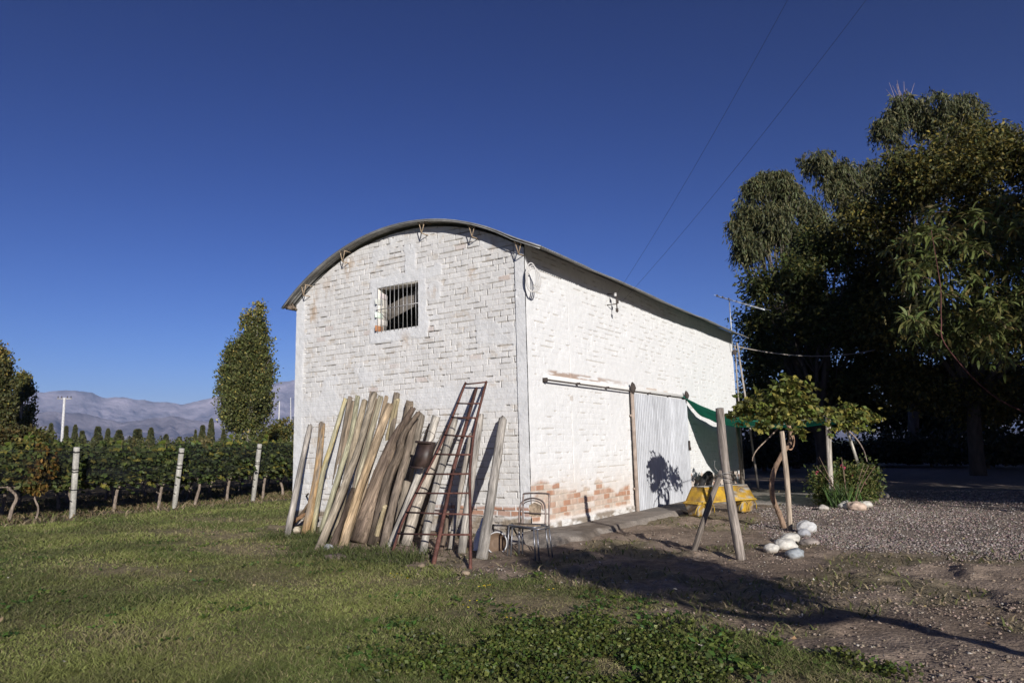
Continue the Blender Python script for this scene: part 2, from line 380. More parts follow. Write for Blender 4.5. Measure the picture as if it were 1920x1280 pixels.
# --- curved corrugated roof
M_ROOF = mat('zinc_roof', (.33, .325, .31), rough=.55, metal=.35, spec=.4, var=.25, vscale=2.5, vscale2=14, bump=.002, bscale=60)
RR = 4.63; x0, x1 = -5.62, .44
ya, yb_ = -.24, LEN+.28; ny = int((yb_-ya)/.0125); na = 30
yy = np.linspace(ya, yb_, ny); xx = np.linspace(x0, x1, na)
sag = .03*(vn(yy*.5, yy*0, 201)-.5); 
Yr, Xr = np.meshgrid(yy, xx, indexing='ij')
lap = .006*(np.floor((Yr+.3)/.9) % 2)
Zr = np.where(Xr < -.1, CZ+np.sqrt(RR*RR-(np.minimum(Xr, -.1)-CX)**2), CZ+math.sqrt(RR*RR-(-.1-CX)**2)-.47*(Xr+.1))+.011*np.sin(Yr*2*PI/.0762)+lap+(.035*(vn(Yr*.6, Xr*.0, 202)-.5)+.012*(vn(Yr*2.5, Xr*0, 203)-.5))*sst(-1.2, .4, Xr)
mb = MB(); mb.add(np.stack([Xr, Yr, Zr], -1).reshape(-1, 3), grid(ny, na))
roof = mb.build('roof', M_ROOF, shed, True)
sm = roof.modifiers.new('thick', 'SOLIDIFY'); sm.thickness = .004; sm.offset = -1
# edge angle along the front of the roof and timber purlins under the overhang
M_RUST = mat('rusty_rod', (.36, .27, .18), rough=.8, var=.3, vscale=25)
mb = MB(); xs = np.linspace(x0+.02, x1-.02, 60)
mb.tube(np.c_[xs, np.full(60, ya+.015), arch(xs, RR-.024)], .010, 6); mb.build('roof_edge_rod', M_ROOF, roof, True)
M_TIMBER = mat('old_timber', (.17, .13, .095), rough=.95, var=.35, vscale=3, stretch=(10, 1, 10))
for px in (-5.05, -3.98, -2.02, -.93, -.02):
    zt = float(arch(px, RR-.02)); zb = zt-.21; y0 = -.17; mb = MB(); r = .0085
    tip = np.array((px+.01, y0, zb))
    mb.tube([(px-.055, y0, zt), tip], r, 6); mb.tube([(px+.075, y0, zt), tip], r, 6)
    mb.tube([tip, (px+.01, .06, zb+.005)], r, 6); mb.tube([(px-.055, y0-.03, zt-.008), (px-.055, .05, zt-.008)], r, 6); mb.tube([(px+.075, y0-.03, zt-.008), (px+.075, .05, zt-.008)], r, 6)
    mb.build('truss_end', M_RUST, shed, True)
mb = MB(); mb.box((-5.49, -.02, 4.25), (.10, .3, .06), C=(.3, .25, .2))
for k in range(5): mb.beam((-5.60+.03*k, -.2+.03*k, 4.27+.02*k), (-5.38, -.12+.1*RS.rand(), 4.20+.03*RS.rand()), .03, .012)
mb.build('eave_timber', M_TIMBER, shed)

# --- sliding door
M_ZINC = mat('door_zinc', (.47, .48, .50), rough=.5, metal=.3, spec=.4, var=.16, vscale=1.2, vscale2=8, stretch=(1, 2.5, .5), bump=.0015, bscale=50)
DY0, DY1, DZ1 = 3.87, 7.14, 2.40
ny = 700; yy = np.linspace(DY0+.05, DY1, ny); zz = np.linspace(.045, DZ1, 24)
Yd, Zd = np.meshgrid(yy, zz, indexing='ij')
Xd = .085+.014*np.sin(Yd*2*PI/.095)+.012*(fbm(Yd*1.1, Zd*.8, 2, 301)-.5)+.02*(vn(Yd*.8, Zd*.5, 302)-.5)
mb = MB(); mb.add(np.stack([Xd, Yd, Zd], -1).reshape(-1, 3), grid(ny, 24)); door = mb.build('sliding_door', M_ZINC, shed, True)
M_IRON = mat('dark_iron', (.06, .048, .042), rough=.8, var=.4, vscale=10)
M_FRAME = mat('weathered_frame', (.36, .29, .24), rough=.9, var=.3, vscale=6)
mb = MB(); mb.box((.09, DY0+.02, 1.22), (.06, .055, 2.40), bev=.006); mb.build('door_post', M_FRAME, door); mb = MB(); mb.box((.05, DY1-.02, 1.22), (.03, .05, 2.36)); mb.build('door_post', M_FRAME, door)
mb = MB(); mb.box((.04, (DY0+DY1)/2, 1.95), (.04, DY1-DY0, .04)); mb.build('door_rail', M_FRAME, door); mb = MB(); mb.box((.04, (DY0+DY1)/2, .5), (.04, DY1-DY0, .04)); mb.build('door_rail', M_FRAME, door)
mb = MB(); mb.box((.11, DY1-.02, 1.32), (.03, .06, .22)); mb.box((.13, DY1-.02, 1.24), (.03, .05, .08), bev=.01); mb.build('door_latch', M_IRON, door)
for yh in (DY0+.02, DY1-.02):
    mb = MB(); mb.tube([(.10, yh, 2.38), (.11, yh, 2.44), (.115, yh, 2.5), (.11, yh, 2.57), (.10, yh, 2.62)], [.03, .045, .065, .045, .012], 8); mb.build('door_hanger', M_IRON, door, True)
mb = MB(); mb.beam((.085, .46, 2.435), (.085, DY1+.05, 2.435), .016, .024); mb.box((.045, .46, 2.44), (.08, .03, .07))
for yk in (1.6, 2.8, 4.9, 6.1): mb.box((.05, yk, 2.452), (.08, .03, .03))
mb.build('door_track', M_IRON, shed)
M_LIME = mat('lime_board', (.80, .785, .75), rough=.95, var=.08, vscale=2, stretch=(6, 1, 8), vscale2=12)
mb = MB(); mb.box((.012, 3.9, 2.495), (.04, 6.75, .07), bev=.008); mb.build('track_board', M_LIME, shed)

# ------------------------------------------------------------------ ground
_ex = np.array([-14, -6, -4, -2.2, -1.4, 0, 1.4, 2.0, 2.7, 3.8, 4.7, 5.6, 7, 12]); _ey = np.array([-.3, -.5, -1.2, -2.25, -2.45, -2.75, -3.1, -3.05, -3.3, -4.1, -4.55, -4.75, -5.6, -8])
def lawn(x, y):
    """1 on the lawn, 0 on bare ground"""
    e = np.interp(x, _ex, _ey)+1.1*(fbm(x*.9, y*.9, 3, 401)-.5)+.7*(fbm(x*4, y*4, 3, 402)-.5)
    a = sst(.25, -.25, y-e)
    b = (x < -5.6)*1.
    a = np.where(x < -5.5, 1, a)
    a = a*sst(-11.9, -11.2, x+.9*(fbm(x*.7, y*.7, 3, 403)-.5))
    return a
def gravel_m(x, y):
    d = np.minimum((y+.2-1.2*(x < 4.6)*(4.6-x)*.8)/1.2, (x-1.9)/.7)+2.2*(fbm(x*.55, y*.55, 3, 411)-.5)
    return sst(-.1, .9, d)
def dry(x, y):
    a = 0
    for (px, py, rx, ry, s) in ((-2.9, -2.5, 1.5, .55, 1), (-2.0, -2.6, 1.2, .4, .7), (-5.5, -1.6, 2.2, .5, .7), (2.6, -4.1, 1.0, .55, .9), (4.4, -5.2, 1.4, .35, .7), (-1.0, -4.2, 1.2, .35, .45), (.4, -3.6, .9, .3, .5), (-7.5, .2, 1.5, .5, .6), (-3, -4.6, 1.6, .4, .5), (0.3,-6.3,.8,.3,.5)):
        a = np.maximum(a, 1.25*s*np.exp(-((x-px)/rx)**2-((y-py)/ry)**2))
    return np.clip(a*1.25*(.5+fbm(x*3, y*3, 3, 421)), 0, 1)
def axis(lo, hi, st, far, k=1.35):
    a = np.arange(lo, hi+1e-6, st); o = []; d = st; v = hi
    while v < far: d *= k; v += d; o.append(v)
    i = []; d = st; v = lo
    while v > -far: d *= k; v -= d; i.append(v)
    return np.concatenate([i[::-1], a, o])
gx = axis(-14, 9, .05, 9000); gy = axis(-7.5, 15, .05, 9000)
X, Y = np.meshgrid(gx, gy, indexing='ij')
L = lawn(X, Y); GV = gravel_m(X, Y)*(1-L); DR = dry(X, Y)
near = (X > -16) & (X < 11) & (Y > -9) & (Y < 18)
Zg = np.where(near, .05*(fbm(X*.5, Y*.5, 3, 431)-.5)+(.012+.03*(1-L))*(fbm(X*3.2, Y*3.2, 4, 432)-.5)*2*(1-.4*GV), 0)
Zg = Zg+np.where(near, .035*sst(.62, .75, fbm(X*2.3, Y*2.3, 3, 434))*(1-L)*(1-GV), 0)
Zg = Zg-.01
c = mix((.29, .222, .168), (.20, .150, .112), sst(.35, .65, fbm(X*1.2, Y*1.2, 4, 441)))
c = c*(.75+.5*fbm(X*9, Y*9, 3, 442))[..., None]
c = mix(c, (.225, .185, .16), GV*.75)
c = mix(c, (.14, .13, .06), .5*(1-L)*(1-GV)*sst(.52, .66, fbm(X*1.3, Y*1.3, 3, 443)))
lc = mix((.185, .165, .078), (.12, .125, .050), sst(.35, .65, fbm(X*.9, Y*.9, 4, 451)))
lc = mix(lc, (.27, .215, .13), .9*DR); lc = lc*(.65+.7*fbm(X*12, Y*12, 3, 452))[..., None]
c = mix(c, lc, L)
fld = sst(-11.0, -12.0, X)
c = mix(c, mix((.135, .10, .075), (.17, .14, .095), fbm(X*1.5, Y*1.5, 3, 461)), fld)
rd = (Y > 10.2)*(X > .3); c = mix(c, (.16, .145, .125), .8*rd*sst(10.0, 10.6, Y)*(1-sst(14, 15.5, Y)))
far_ = (np.hypot(X, Y) > 60)
c = mix(c, (.07, .075, .035), far_*1.)
M_GND = mat('soil', None, rough=.97, spec=.1, var=.22, vscale=14, vscale2=70, bump=.02, bscale=35)
mb = MB(); mb.add(np.stack([X, Y, Zg], -1).reshape(-1, 3), grid(len(gx), len(gy)), np.clip(c, .01, .9).reshape(-1, 3))
tag(mb.build('ground', M_GND, None, True), kind='structure')
from mathutils.bvhtree import BVHTree
_iz = lambda x, y: Zg[np.clip(np.searchsorted(gx, x), 0, len(gx)-1), np.clip(np.searchsorted(gy, y), 0, len(gy)-1)]

# concrete apron along the long wall, crumbling at its near end; path by the pergola
M_CONC = mat('old_concrete', None, rough=.95, spec=.15, var=.2, vscale=5, vscale2=40, bump=.008, bscale=40)
ay = np.linspace(-.75, 7.6, 420); ax = np.linspace(0, 1, 40)
A, Bx = np.meshgrid(ay, ax, indexing='ij')
wid_ = .80+.22*(fbm(A*1.1, A*0, 3, 501)-.5)*2*sst(4, 1, A)-.25*sst(5, 7.4, A)
x_ = .035+Bx*wid_-.35*sst(.2, -.6, A)*0
e = np.minimum(np.minimum((1-Bx)*wid_, (A+.75)*.8), (7.6-A))
hz = .065*sst(0, .10, e+.10*(fbm(A*4, x_*4, 3, 502)-.5)*sst(3, 0, A))+.03*(fbm(A*5, x_*5, 4, 503)-.5)*sst(2.5, 0, A)+.004*(fbm(A*9, x_*9, 2, 504)-.5)+.05*sst(1.5, -.4, A)*sst(.02, .3, e)
hz = np.where((Bx > .999) | (A < -.745), -.04, hz)
cc = np.array([.27, .235, .20])*(.7+.55*fbm(A*3, x_*3, 4, 505))[..., None]
cc = mix(cc, (.14, .11, .085), sst(.5, .65, fbm(A*2.2, x_*2.2, 3, 506))*.7*sst(3, 1, A))
mb = MB(); mb.add(np.stack([x_, A, hz], -1).reshape(-1, 3), grid(420, 40)[:, ::-1], cc.reshape(-1, 3)); tag(mb.build('pavement', M_CONC, None, True), kind='structure')
px_ = np.linspace(0.3, 3.0, 40); py_ = np.linspace(7.0, 10.6, 50)
A, B_ = np.meshgrid(px_, py_, indexing='ij'); hz = .02+.006*(fbm(A*4, B_*4, 3, 511)-.5); eb = np.minimum(np.minimum(A-.3, 3.0-A), np.minimum(B_-7.0, 10.6-B_)); hz = np.where(eb < .01, -.03, hz)
mb = MB(); mb.add(np.stack([A+.15*(fbm(B_*2, A*0, 2, 512)-.5), B_+.15*(fbm(A*2, A*0, 2, 513)-.5), hz], -1).reshape(-1, 3), grid(40, 50), (np.array([.34, .30, .26])*(.8+.4*fbm(A*3, B_*3, 3, 514))[..., None]).reshape(-1, 3)); tag(mb.build('path', M_CONC, None, True), kind='structure')

# grass, weeds, fallen leaves, gravel, clods: uncountable, one object each
def scatter(n, fn, dmin=3.6, dmax=22., power=1.15, rs=RS, a0=-41, a1=41):
    """points round the camera's field, thinner with distance, kept with probability fn(x, y)"""
    d = dmin*(dmax/dmin)**(rs.rand(n)**power); a = np.radians(a0+(a1-a0)*rs.rand(n))+YAW
    x = CAM[0]+d*np.sin(a); y = CAM[1]+d*np.cos(a)
    k = rs.rand(n) < fn(x, y); ins = (x > -WID-.02) & (x < .9*(y > -.7)) & (y > 0)
    return x[k & ~ins], y[k & ~ins], d[k & ~ins]
rs = np.random.RandomState(11)
M_GRASS = mat('grass_blade', None, rough=.6, spec=.2, var=.0, transl=.25)
def blades(mb, x, y, h, w, lean, C, rs):
    N = len(x); a = rs.rand(N)*2*PI; b = rs.rand(N)*2*PI; z = _iz(x, y)-.005
    s = np.stack([np.cos(a), np.sin(a), 0*a], -1); l = np.stack([np.cos(b)*lean, np.sin(b)*lean, np.ones(N)], -1)*np.asarray(h)[:, None]
    p = np.stack([x, y, z], -1); m = p+l*.55; t = p+l*np.array([1, 1, 1.])+np.stack([np.cos(b), np.sin(b), -.3+0*b], -1)*(h*lean*.5)[:, None]
    w = np.asarray(w)[:, None]
    V = np.stack([p-s*w, p+s*w, m+s*w*.8, m-s*w*.8, t], 1).reshape(-1, 3); i = np.arange(N)[:, None]*5
    mb.add(V, [i+[0, 1, 2, 3], i+[3, 2, 4]], np.repeat(C, 5, 0))
x, y, d = scatter(560000, lambda x, y: lawn(x, y)*np.clip(.35+.9*fbm(x*2.2, y*2.2, 3, 601)-.45*dry(x, y), .05, 1))
N = len(x); dd = dry(x, y); pt = fbm(x*.9, y*.9, 3, 602)
hh = (.020+.026*rs.rand(N))*(.7+.8*sst(.4, .7, fbm(x*1.6, y*1.6, 3, 603)))*(1+.03*d)*(1-.4*dd)
C = mix((.23, .252, .078), (.13, .158, .048), sst(.35, .65, pt)); C = mix(C, (.29, .24, .13), np.clip((rs.rand(N) < .16+.75*dd)*1., 0, 1)*(.6+.4*rs.rand(N)))
C = mix(C, (.10, .095, .045), sst(.45, .7, fbm(x*.6+3, y*.6, 3, 604))*.5)
C = np.clip(C*(.6+.8*rs.rand(N))[:, None], .01, .5)
mb = MB(); blades(mb, x, y, hh, .0012+.00036*d, .3+.9*rs.rand(N), C, rs)
# tall fringe along the vine row, tufts in the dirt
x, y, d = scatter(60000, lambda x, y: np.maximum(np.exp(-((x+11.7)/.5)**2)*.9, np.clip((1-lawn(x, y))*(1-gravel_m(x, y))*sst(.55, .68, fbm(x*1.3, y*1.3, 3, 443)), 0, .28)))
N = len(x); C = mix((.25, .20, .12), (.13, .145, .05), (rs.rand(N) < np.where(x < -10, .35, .55))*1.)*(.6+.8*rs.rand(N))[:, None]
blades(mb, x, y, (.05+.07*rs.rand(N))*np.where(x < -10, 1.7, .7), .003+.0007*d, .3+.8*rs.rand(N), C, rs)
N = 42000; x = -12.0-9*rs.rand(N)**1.3; y = -8+22*rs.rand(N); k = rs.rand(N) < sst(.35, .6, fbm(x*1.5, y*1.5, 3, 606)); x, y = x[k], y[k]; N = len(x)
blades(mb, x, y, .05+.12*rs.rand(N), .012+0*x, .4+.8*rs.rand(N), mix((.24, .18, .10), (.10, .12, .035), (rs.rand(N) < .3)*1.)*(.6+.8*rs.rand(N))[:, None], rs)
# long grass at the feet of the logs
N = 3000; x = -4.3+4.2*rs.rand(N); y = -1.25-1.25*sst(-3.4, -2.0, x)+.3*rs.randn(N)-.1; k = rs.rand(N) < sst(.4, .55, fbm(x*2.3, y*1.5, 2, 605)); x, y = x[k], y[k]; N = len(x)
blades(mb, x, y, .06+.10*rs.rand(N), .006+0*x, .3+.5*rs.rand(N), np.array([.085, .10, .035])*(.5+.9*rs.rand(N, 1)), rs)
tag(mb.build('grass', M_GRASS), kind='stuff')

def rosettes(mb, x, y, k, L, W, up, C, rs):
    N = len(x); P = np.repeat(np.stack([x, y, _iz(x, y)], -1), k, 0); a = rs.rand(N*k)*2*PI; h = up*(.3+rs.rand(N*k))
    P = P+np.stack([0*a, 0*a, h], -1)*.6+np.stack([np.cos(a), np.sin(a), 0*a], -1)*.015
    dr = np.stack([np.cos(a), np.sin(a), .2+.5*rs.rand(N*k)], -1)
    leaves(mb, P, dr, L*(.6+.7*rs.rand(N*k)), W*(.6+.7*rs.rand(N*k)), np.repeat(C, k, 0)*(.7+.6*rs.rand(N*k, 1)), .1, rs)
def clov(x, y):
    a = 0
    for (u_, v_, r) in (((1000, 1215, 1.0)), (1130, 1190, .75), (1230, 1235, .6), (880, 1240, .6), (1080, 1275, .8), (1320, 1265, .4), (1580, 1235, .22), (1290, 1255, .5), (1650, 1250, .25)):
        p = G(u_, v_); a = np.maximum(a, np.exp(-((x-p[0])**2+(y-p[1])**2)/(r*.62)**2))
    return a*sst(.42, .58, fbm(x*2.6, y*2.6, 4, 611)+.16*(a > .7))
x, y, d = scatter(52000, clov, 3.6, 7.5, 1.); N = len(x)
mb = MB(); rosettes(mb, x, y, 5, .028, .024, .065, jitcol((.075, .10, .022), N, rs, .18, .45, (.14, .155, .04), .3), rs)
tag(mb.build('ground_cover', mat('clover_leaf', None, rough=.5, spec=.35, var=0, transl=.3)), kind='stuff')
x, y, d = scatter(9000, lambda x, y: lawn(x, y)*sst(.55, .68, fbm(x*1.7, y*1.7, 3, 621))*.8, 3.6, 14); N = len(x)
mb = MB(); rosettes(mb, x, y, 6, .05, .022, .03, jitcol((.055, .10, .022), N, rs, .15, .3, (.11, .14, .03), .3), rs)
tag(mb.build('weeds', M_GRASS), kind='stuff')
x, y, d = scatter(900, lambda x, y: .08+.3*(y < -1)*(x > 0)*(1-lawn(x, y)), 3.6, 16); N = len(x)
mb = MB(); a = rs.rand(N)*2*PI; P = np.stack([x, y, _iz(x, y)+.015+.02*rs.rand(N)], -1)
leaves(mb, P, np.stack([np.cos(a), np.sin(a), .3*rs.randn(N)], -1), .03+.04*rs.rand(N), .015+.02*rs.rand(N), jitcol((.30, .22, .12), N, rs, .1, .4, (.45, .42, .36), .35), .3, rs)
tag(mb.build('fallen_leaves', mat('dead_leaf', None, rough=.8, var=0)), kind='stuff')
# yellow flowers in the lawn
P = []
for (u_, v_) in ((905, 1110), (912, 1112), (925, 1108), (745, 1085), (760, 1092), (735, 1090), (955, 1173), (870, 1150), (1030, 1115), (880, 1140)): P += [G(u_+6*rs.randn(), v_+2*rs.randn()) for _ in range(2)]
P = np.array(P); P[:, 2] += .06; mb = MB()
for k in range(5): 
    a = rs.rand(len(P))*2*PI; leaves(mb, P, np.stack([np.cos(a), np.sin(a), .4+0*a], -1), .011, .008, jitcol((.75, .55, .03), len(P), rs), 0, rs)
tag(mb.build('wild_flowers', mat('petal', None, rough=.6, var=0)), kind='stuff')

def stones(mb, x, y, r, C, rs, sink=.25):
    N = len(x); o = np.array([[1, 0, 0], [-1, 0, 0], [0, 1, 0], [0, -1, 0], [0, 0, 1], [0, 0, -1.]])
    e = np.array([[0, 2, 4], [2, 1, 4], [1, 3, 4], [3, 0, 4], [2, 0, 5], [1, 2, 5], [3, 1, 5], [0, 3, 5]])
    S = np.stack([r*(.7+.6*rs.rand(N)), r*(.7+.6*rs.rand(N)), r*(.45+.4*rs.rand(N))], -1); a = rs.rand(N)*PI
    v = o[None]*S[:, None]*(.75+.5*rs.rand(N, 6, 1)); ca, sa = np.cos(a)[:, None], np.sin(a)[:, None]
    v = np.stack([v[..., 0]*ca-v[..., 1]*sa, v[..., 0]*sa+v[..., 1]*ca, v[..., 2]], -1)
    t = .5*rs.randn(N)[:, None]; v = np.stack([v[..., 0], v[..., 1]*np.cos(t)-v[..., 2]*np.sin(t), v[..., 1]*np.sin(t)+v[..., 2]*np.cos(t)], -1)
    p = np.stack([x, y, _iz(x, y)+r*sink], -1); V = (v+p[:, None]).reshape(-1, 3)
    mb.add(V, (np.arange(N)[:, None, None]*6+e[None]).reshape(-1, 3), np.repeat(C, 6, 0))
M_STONE = mat('pebble', None, rough=.85, var=.15, vscale=30)
x, y, d = scatter(150000, lambda x, y: gravel_m(x, y)*(1-lawn(x, y))*(.25+.75*sst(.35, .6, fbm(x*.8, y*.8, 3, 631))), 8, 22, .9, rs, -2, 40)
N = len(x); mb = MB(); stones(mb, x, y, (.007+.012*rs.rand(N)**2.)*(1+.04*(d-8)), jitcol((.225, .182, .158), N, rs, .12, .5, (.36, .32, .29), .12), rs)
tag(mb.build('gravel', M_STONE), kind='stuff')
x, y, d = scatter(60000, lambda x, y: (1-lawn(x, y))*(1-.7*gravel_m(x, y))*(x > -2.5)*(.2+.7*sst(.4, .65, fbm(x*1.4, y*1.4, 3, 641))), 4, 16, 1., rs, -25, 40)
N = len(x); mb = MB(); stones(mb, x, y, .004+.014*rs.rand(N)**4, jitcol((.27, .21, .162), N, rs, .06, .3, (.40, .36, .31), .06), rs)
tag(mb.build('dirt', M_STONE), kind='stuff')

# ------------------------------------------------------------------ logs leaning on the gable
def wood(name, stretch=(16, 16, .8), var=.42): return mat(name, None, rough=.92, spec=.12, var=var, vscale=2.2, vscale2=6, bump=.004, bscale=9, stretch=stretch)
M_POLE = wood('pole_wood'); M_BARKY = mat('split_bark', None, rough=.95, spec=.1, var=.5, vscale=1.6, vscale2=5, bump=.012, bscale=6, stretch=(12, 12, .9))
def log(label, bot, top, r0, r1, base, ytop=-.10, mids=(), m=None, knots=5, name='leaning_pole', group='poles and logs stacked against the gable', alt=None, wob=.15, bz=-.03, yb=None, cat='wooden pole', n=12):
    """bot, top, mids in photo pixels (mids: px, py, fraction along); radii in metres"""
    a = G(*bot); a[2] = bz
    b = WY(top[0], top[1], ytop)
    pts = [a]; 
    for (px, py, f) in mids:
        q = a+(b-a)*f; pts.append(WY(px, py, q[1]))
    pts.append(b); pts = np.array(pts)
    ax = b-a; Lg = np.linalg.norm(ax); q = Vector(ax).to_track_quat('Z', 'Y'); R = np.array(q.to_matrix())
    loc = (pts-a)@R
    if len(loc) == 2: loc = np.array([loc[0], (loc[0]+loc[1])/2+[.008*RS.randn(), .008*RS.randn(), 0], loc[1]])
    k = 26; sp = spline(loc, k); t = np.linspace(0, 1, k)
    rad = (r0+(r1-r0)*t)*1.13; rad = rad*(1+.05*(vn(t*6, t*0+r0*999, 700)-.5)*2)
    a_ = np.arange(n)*2*PI/n; ph = RS.rand()*50
    rr = rad[:, None]*(1+wob*2*(fbm(np.cos(a_)[None]*1.3+ph, t[:, None]*5+np.sin(a_)[None]*1.3, 3, 701)-.5))
    for _ in range(knots):
        ki, ka = RS.rand(), RS.rand()*2*PI; rr = rr+rad[:, None]*.28*np.exp(-((t[:, None]-ki)/.018)**2-((np.mod(a_[None]-ka+PI, 2*PI)-PI)/.5)**2)
    V = np.stack([sp[:, None, 0]+rr*np.cos(a_), sp[:, None, 1]+rr*np.sin(a_), sp[:, None, 2]+0*rr], -1)
    V[-1, :, 2] += .05*(RS.rand(n)-.6); V[-2, :, 2] += .01*(RS.rand(n)-.5)
    C = np.broadcast_to(np.array(base), V.shape).copy()
    f = sst(.42, .62, fbm(a_[None]*.8+ph, t[:, None]*4+0*rr, 3, 702))
    C = mix(C, np.array(alt if alt is not None else np.array(base)*.62), f*.85); C = C*(.78+.44*fbm(a_[None]*2+ph, t[:, None]*16+0*rr, 2, 703))[..., None]
    C = C*(1-.35*sst(.10, .0, t))[:, None, None]                      # soil-stained foot
    mb = MB(); i = np.arange(k-1)[:, None]*n; j = np.arange(n)[None]; j2 = (j+1) % n
    Vv = np.concatenate([V.reshape(-1, 3), sp[:1], sp[-1:]+[0, 0, .006]]); Cv = np.concatenate([C.reshape(-1, 3), [np.array(base)*.6], [np.array(base)*1.15]])
    jj = np.arange(n)
    mb.add(Vv, [np.stack([i+j, i+j2, i+n+j2, i+n+j], -1).reshape(-1, 4), np.stack([np.full(n, k*n), (jj+1) % n, jj], -1), np.stack([np.full(n, k*n+1), (k-1)*n+jj, (k-1)*n+(jj+1) % n], -1)], Cv)
    o = mb.build(name, m or M_POLE, None, True); o.location = Vector([float(v) for v in a]); o.rotation_mode = 'QUATERNION'; o.rotation_quaternion = q
    return tag(o, label, cat, group)
GR, GB, YG, BR, PALE = (.31, .275, .235), (.25, .205, .16), (.345, .315, .21), (.25, .18, .12), (.50, .46, .39)
DK = (.115, .085, .065)
log('pale grey weathered pole, leftmost of the leaning stack', (538, 1003), (581.6, 797), .052, .040, (.36, .325, .285), mids=((562, 885, .55),))
log('brown peeling crooked pole, second from the left end of the stack', (572, 1000), (604, 794), .062, .052, (.22, .18, .14), mids=((592, 905, .42), (600, 840, .75)), alt=(.42, .27, .13))
log('slim yellowish debarked pole leaning right of the brown peeling pole', (586, 999), (648, 747), .040, .036, YG, mids=((605, 888, .42), (622, 832, .65)), alt=(.42, .33, .15))
log('brown pole half hidden behind the two slim yellowish poles', (612, 985), (657, 744), .042, .038, GB, ytop=-.05)
log('smooth greenish yellow pole with the straightest line in the stack', (600, 998), (671, 742), .042, .042, (.335, .315, .215), ytop=-.16, mids=((637, 885, .45), (658, 817, .7)))
log('grey-brown pole with its foot farthest out on the grass', (597, 1028), (702, 738), .052, .048, (.38, .32, .24), ytop=-.30, mids=((638, 930, .33), (672, 840, .67)))
log('thick dull brown pole behind the pole whose foot stands out on the grass', (627, 1012), (684, 751), .062, .048, (.33, .27, .19), ytop=-.12, mids=((645, 920, .38), (668, 815, .75)))
log('ragged-topped brown pole rising at the middle of the pole stack', (650, 995), (698, 735), .045, .040, GB, ytop=-.06)
log('pale cream debarked pole left of the split bark log', (640, 1005), (714, 743), .042, .046, (.39, .345, .25), ytop=-.22, mids=((668, 915, .36), (685, 850, .62)))
log('dark burnt-looking butt of wood at the foot of the pale cream pole', (621, 1025), (662, 915), .055, .03, DK, ytop=-1.05, m=M_BARKY)
log('narrow brown pole between the pale cream pole and the split bark log', (664, 990), (725, 742), .036, .034, (.34, .26, .18), ytop=-.12)
log('split bark log with orange flaking wood', (643, 1022), (731, 758), .066, .056, (.33, .25, .165), ytop=-.30, mids=((672, 925, .34), (700, 845, .65)), m=M_BARKY, alt=(.42, .30, .175), wob=.25)
log('short-topped pale yellow pole behind the dark forked log', (690, 985), (745, 748), .050, .044, (.46, .385, .24), ytop=-.10)
log('big dark brown tapered log leaning right, thickest of the stack', (678, 1016), (775, 765), .155, .042, DK, ytop=-.42, mids=((697, 945, .27), (722, 870, .55), (740, 823, .74)), m=M_BARKY, alt=(.24, .18, .13), wob=.22, n=18)
log('crooked brown branch log bending up beside the big dark log', (700, 1020), (785, 773), .085, .034, (.155, .12, .09), ytop=-.45, mids=((727, 900, .42), (749, 850, .62), (755, 817, .75)), m=M_BARKY, wob=.2)
log('round-topped dark log end showing above the crooked branch log', (718, 995), (768, 752), .07, .062, (.24, .19, .14), ytop=-.12, mids=((762, 790, .85),), wob=.2)
log('frayed brown log end showing above the big dark log', (712, 990), (744, 736), .06, .052, GB, ytop=-.05)
log('cream split stake low between the crooked branch log and the grey log', (702, 1018), (722, 948), .035, .03, (.55, .45, .28), ytop=-1.7, wob=.2)
log('grey-brown straight log with dark knots next to the crooked branch log', (719, 1026), (777, 788), .062, .050, (.22, .175, .135), ytop=-.30, mids=((737, 945, .35), (760, 860, .68)))
log('grey log whose top stands behind the hanging dark box', (742, 1012), (790, 777), .070, .060, (.26, .22, .175), ytop=-.14)
log('whitish split rail with a square-cut top', (727, 1028), (817, 783), .034, .058, (.46, .42, .36), ytop=-.22, mids=((765, 940, .33), (792, 870, .63)))
log('thick pale log with a broken top right of the hanging box', (760, 1022), (834, 818), .072, .066, (.42, .365, .30), ytop=-.22, mids=((783, 945, .36),))
log('dark forked stump end wedged behind the ladder', (778, 1000), (846, 800), .07, .055, (.20, .155, .115), ytop=-.16, wob=.3, mids=((830, 842, .78),), m=M_BARKY)
log('pale grey pole directly behind the left rail of the ladder', (792, 1037), (852, 788), .050, .052, (.38, .345, .295), ytop=-.15, mids=((812, 935, .38),))
log('thin grey pole behind the middle leg of the ladder', (844, 1029), (884, 815), .034, .040, GR, ytop=-.12)
log('pale smooth pole behind the right rail of the ladder', (865, 1034), (901, 779), .052, .050, (.39, .355, .31), ytop=-.10)
log('pale grey post standing clear at the right end of the stack', (903, 1046), (943, 785), .062, .056, (.38, .345, .30), ytop=-.12)
for i, (b, t, r) in enumerate((((548, 985), (583, 938), .03), ((556, 975), (596, 965), .045), ((545, 990), (588, 955), .035), ((560, 960), (578, 925), .02))):
    log(('thin twisted branch in the wood scraps behind the pale leaning pole', 'fat brown offcut lying in the scraps beside the wall corner', 'orange-brown stick lying across the scraps by the wall corner', 'thin dark forked twig standing in the scraps')[i], b, t, r, r*.7, (BR, (.3, .19, .12), (.34, .2, .11), DK)[i], ytop=-.35 if i else -.2, name='wood_scrap', group='wood scraps behind the poles', bz=.05*i, cat='branch', knots=3, wob=.3, m=M_BARKY)

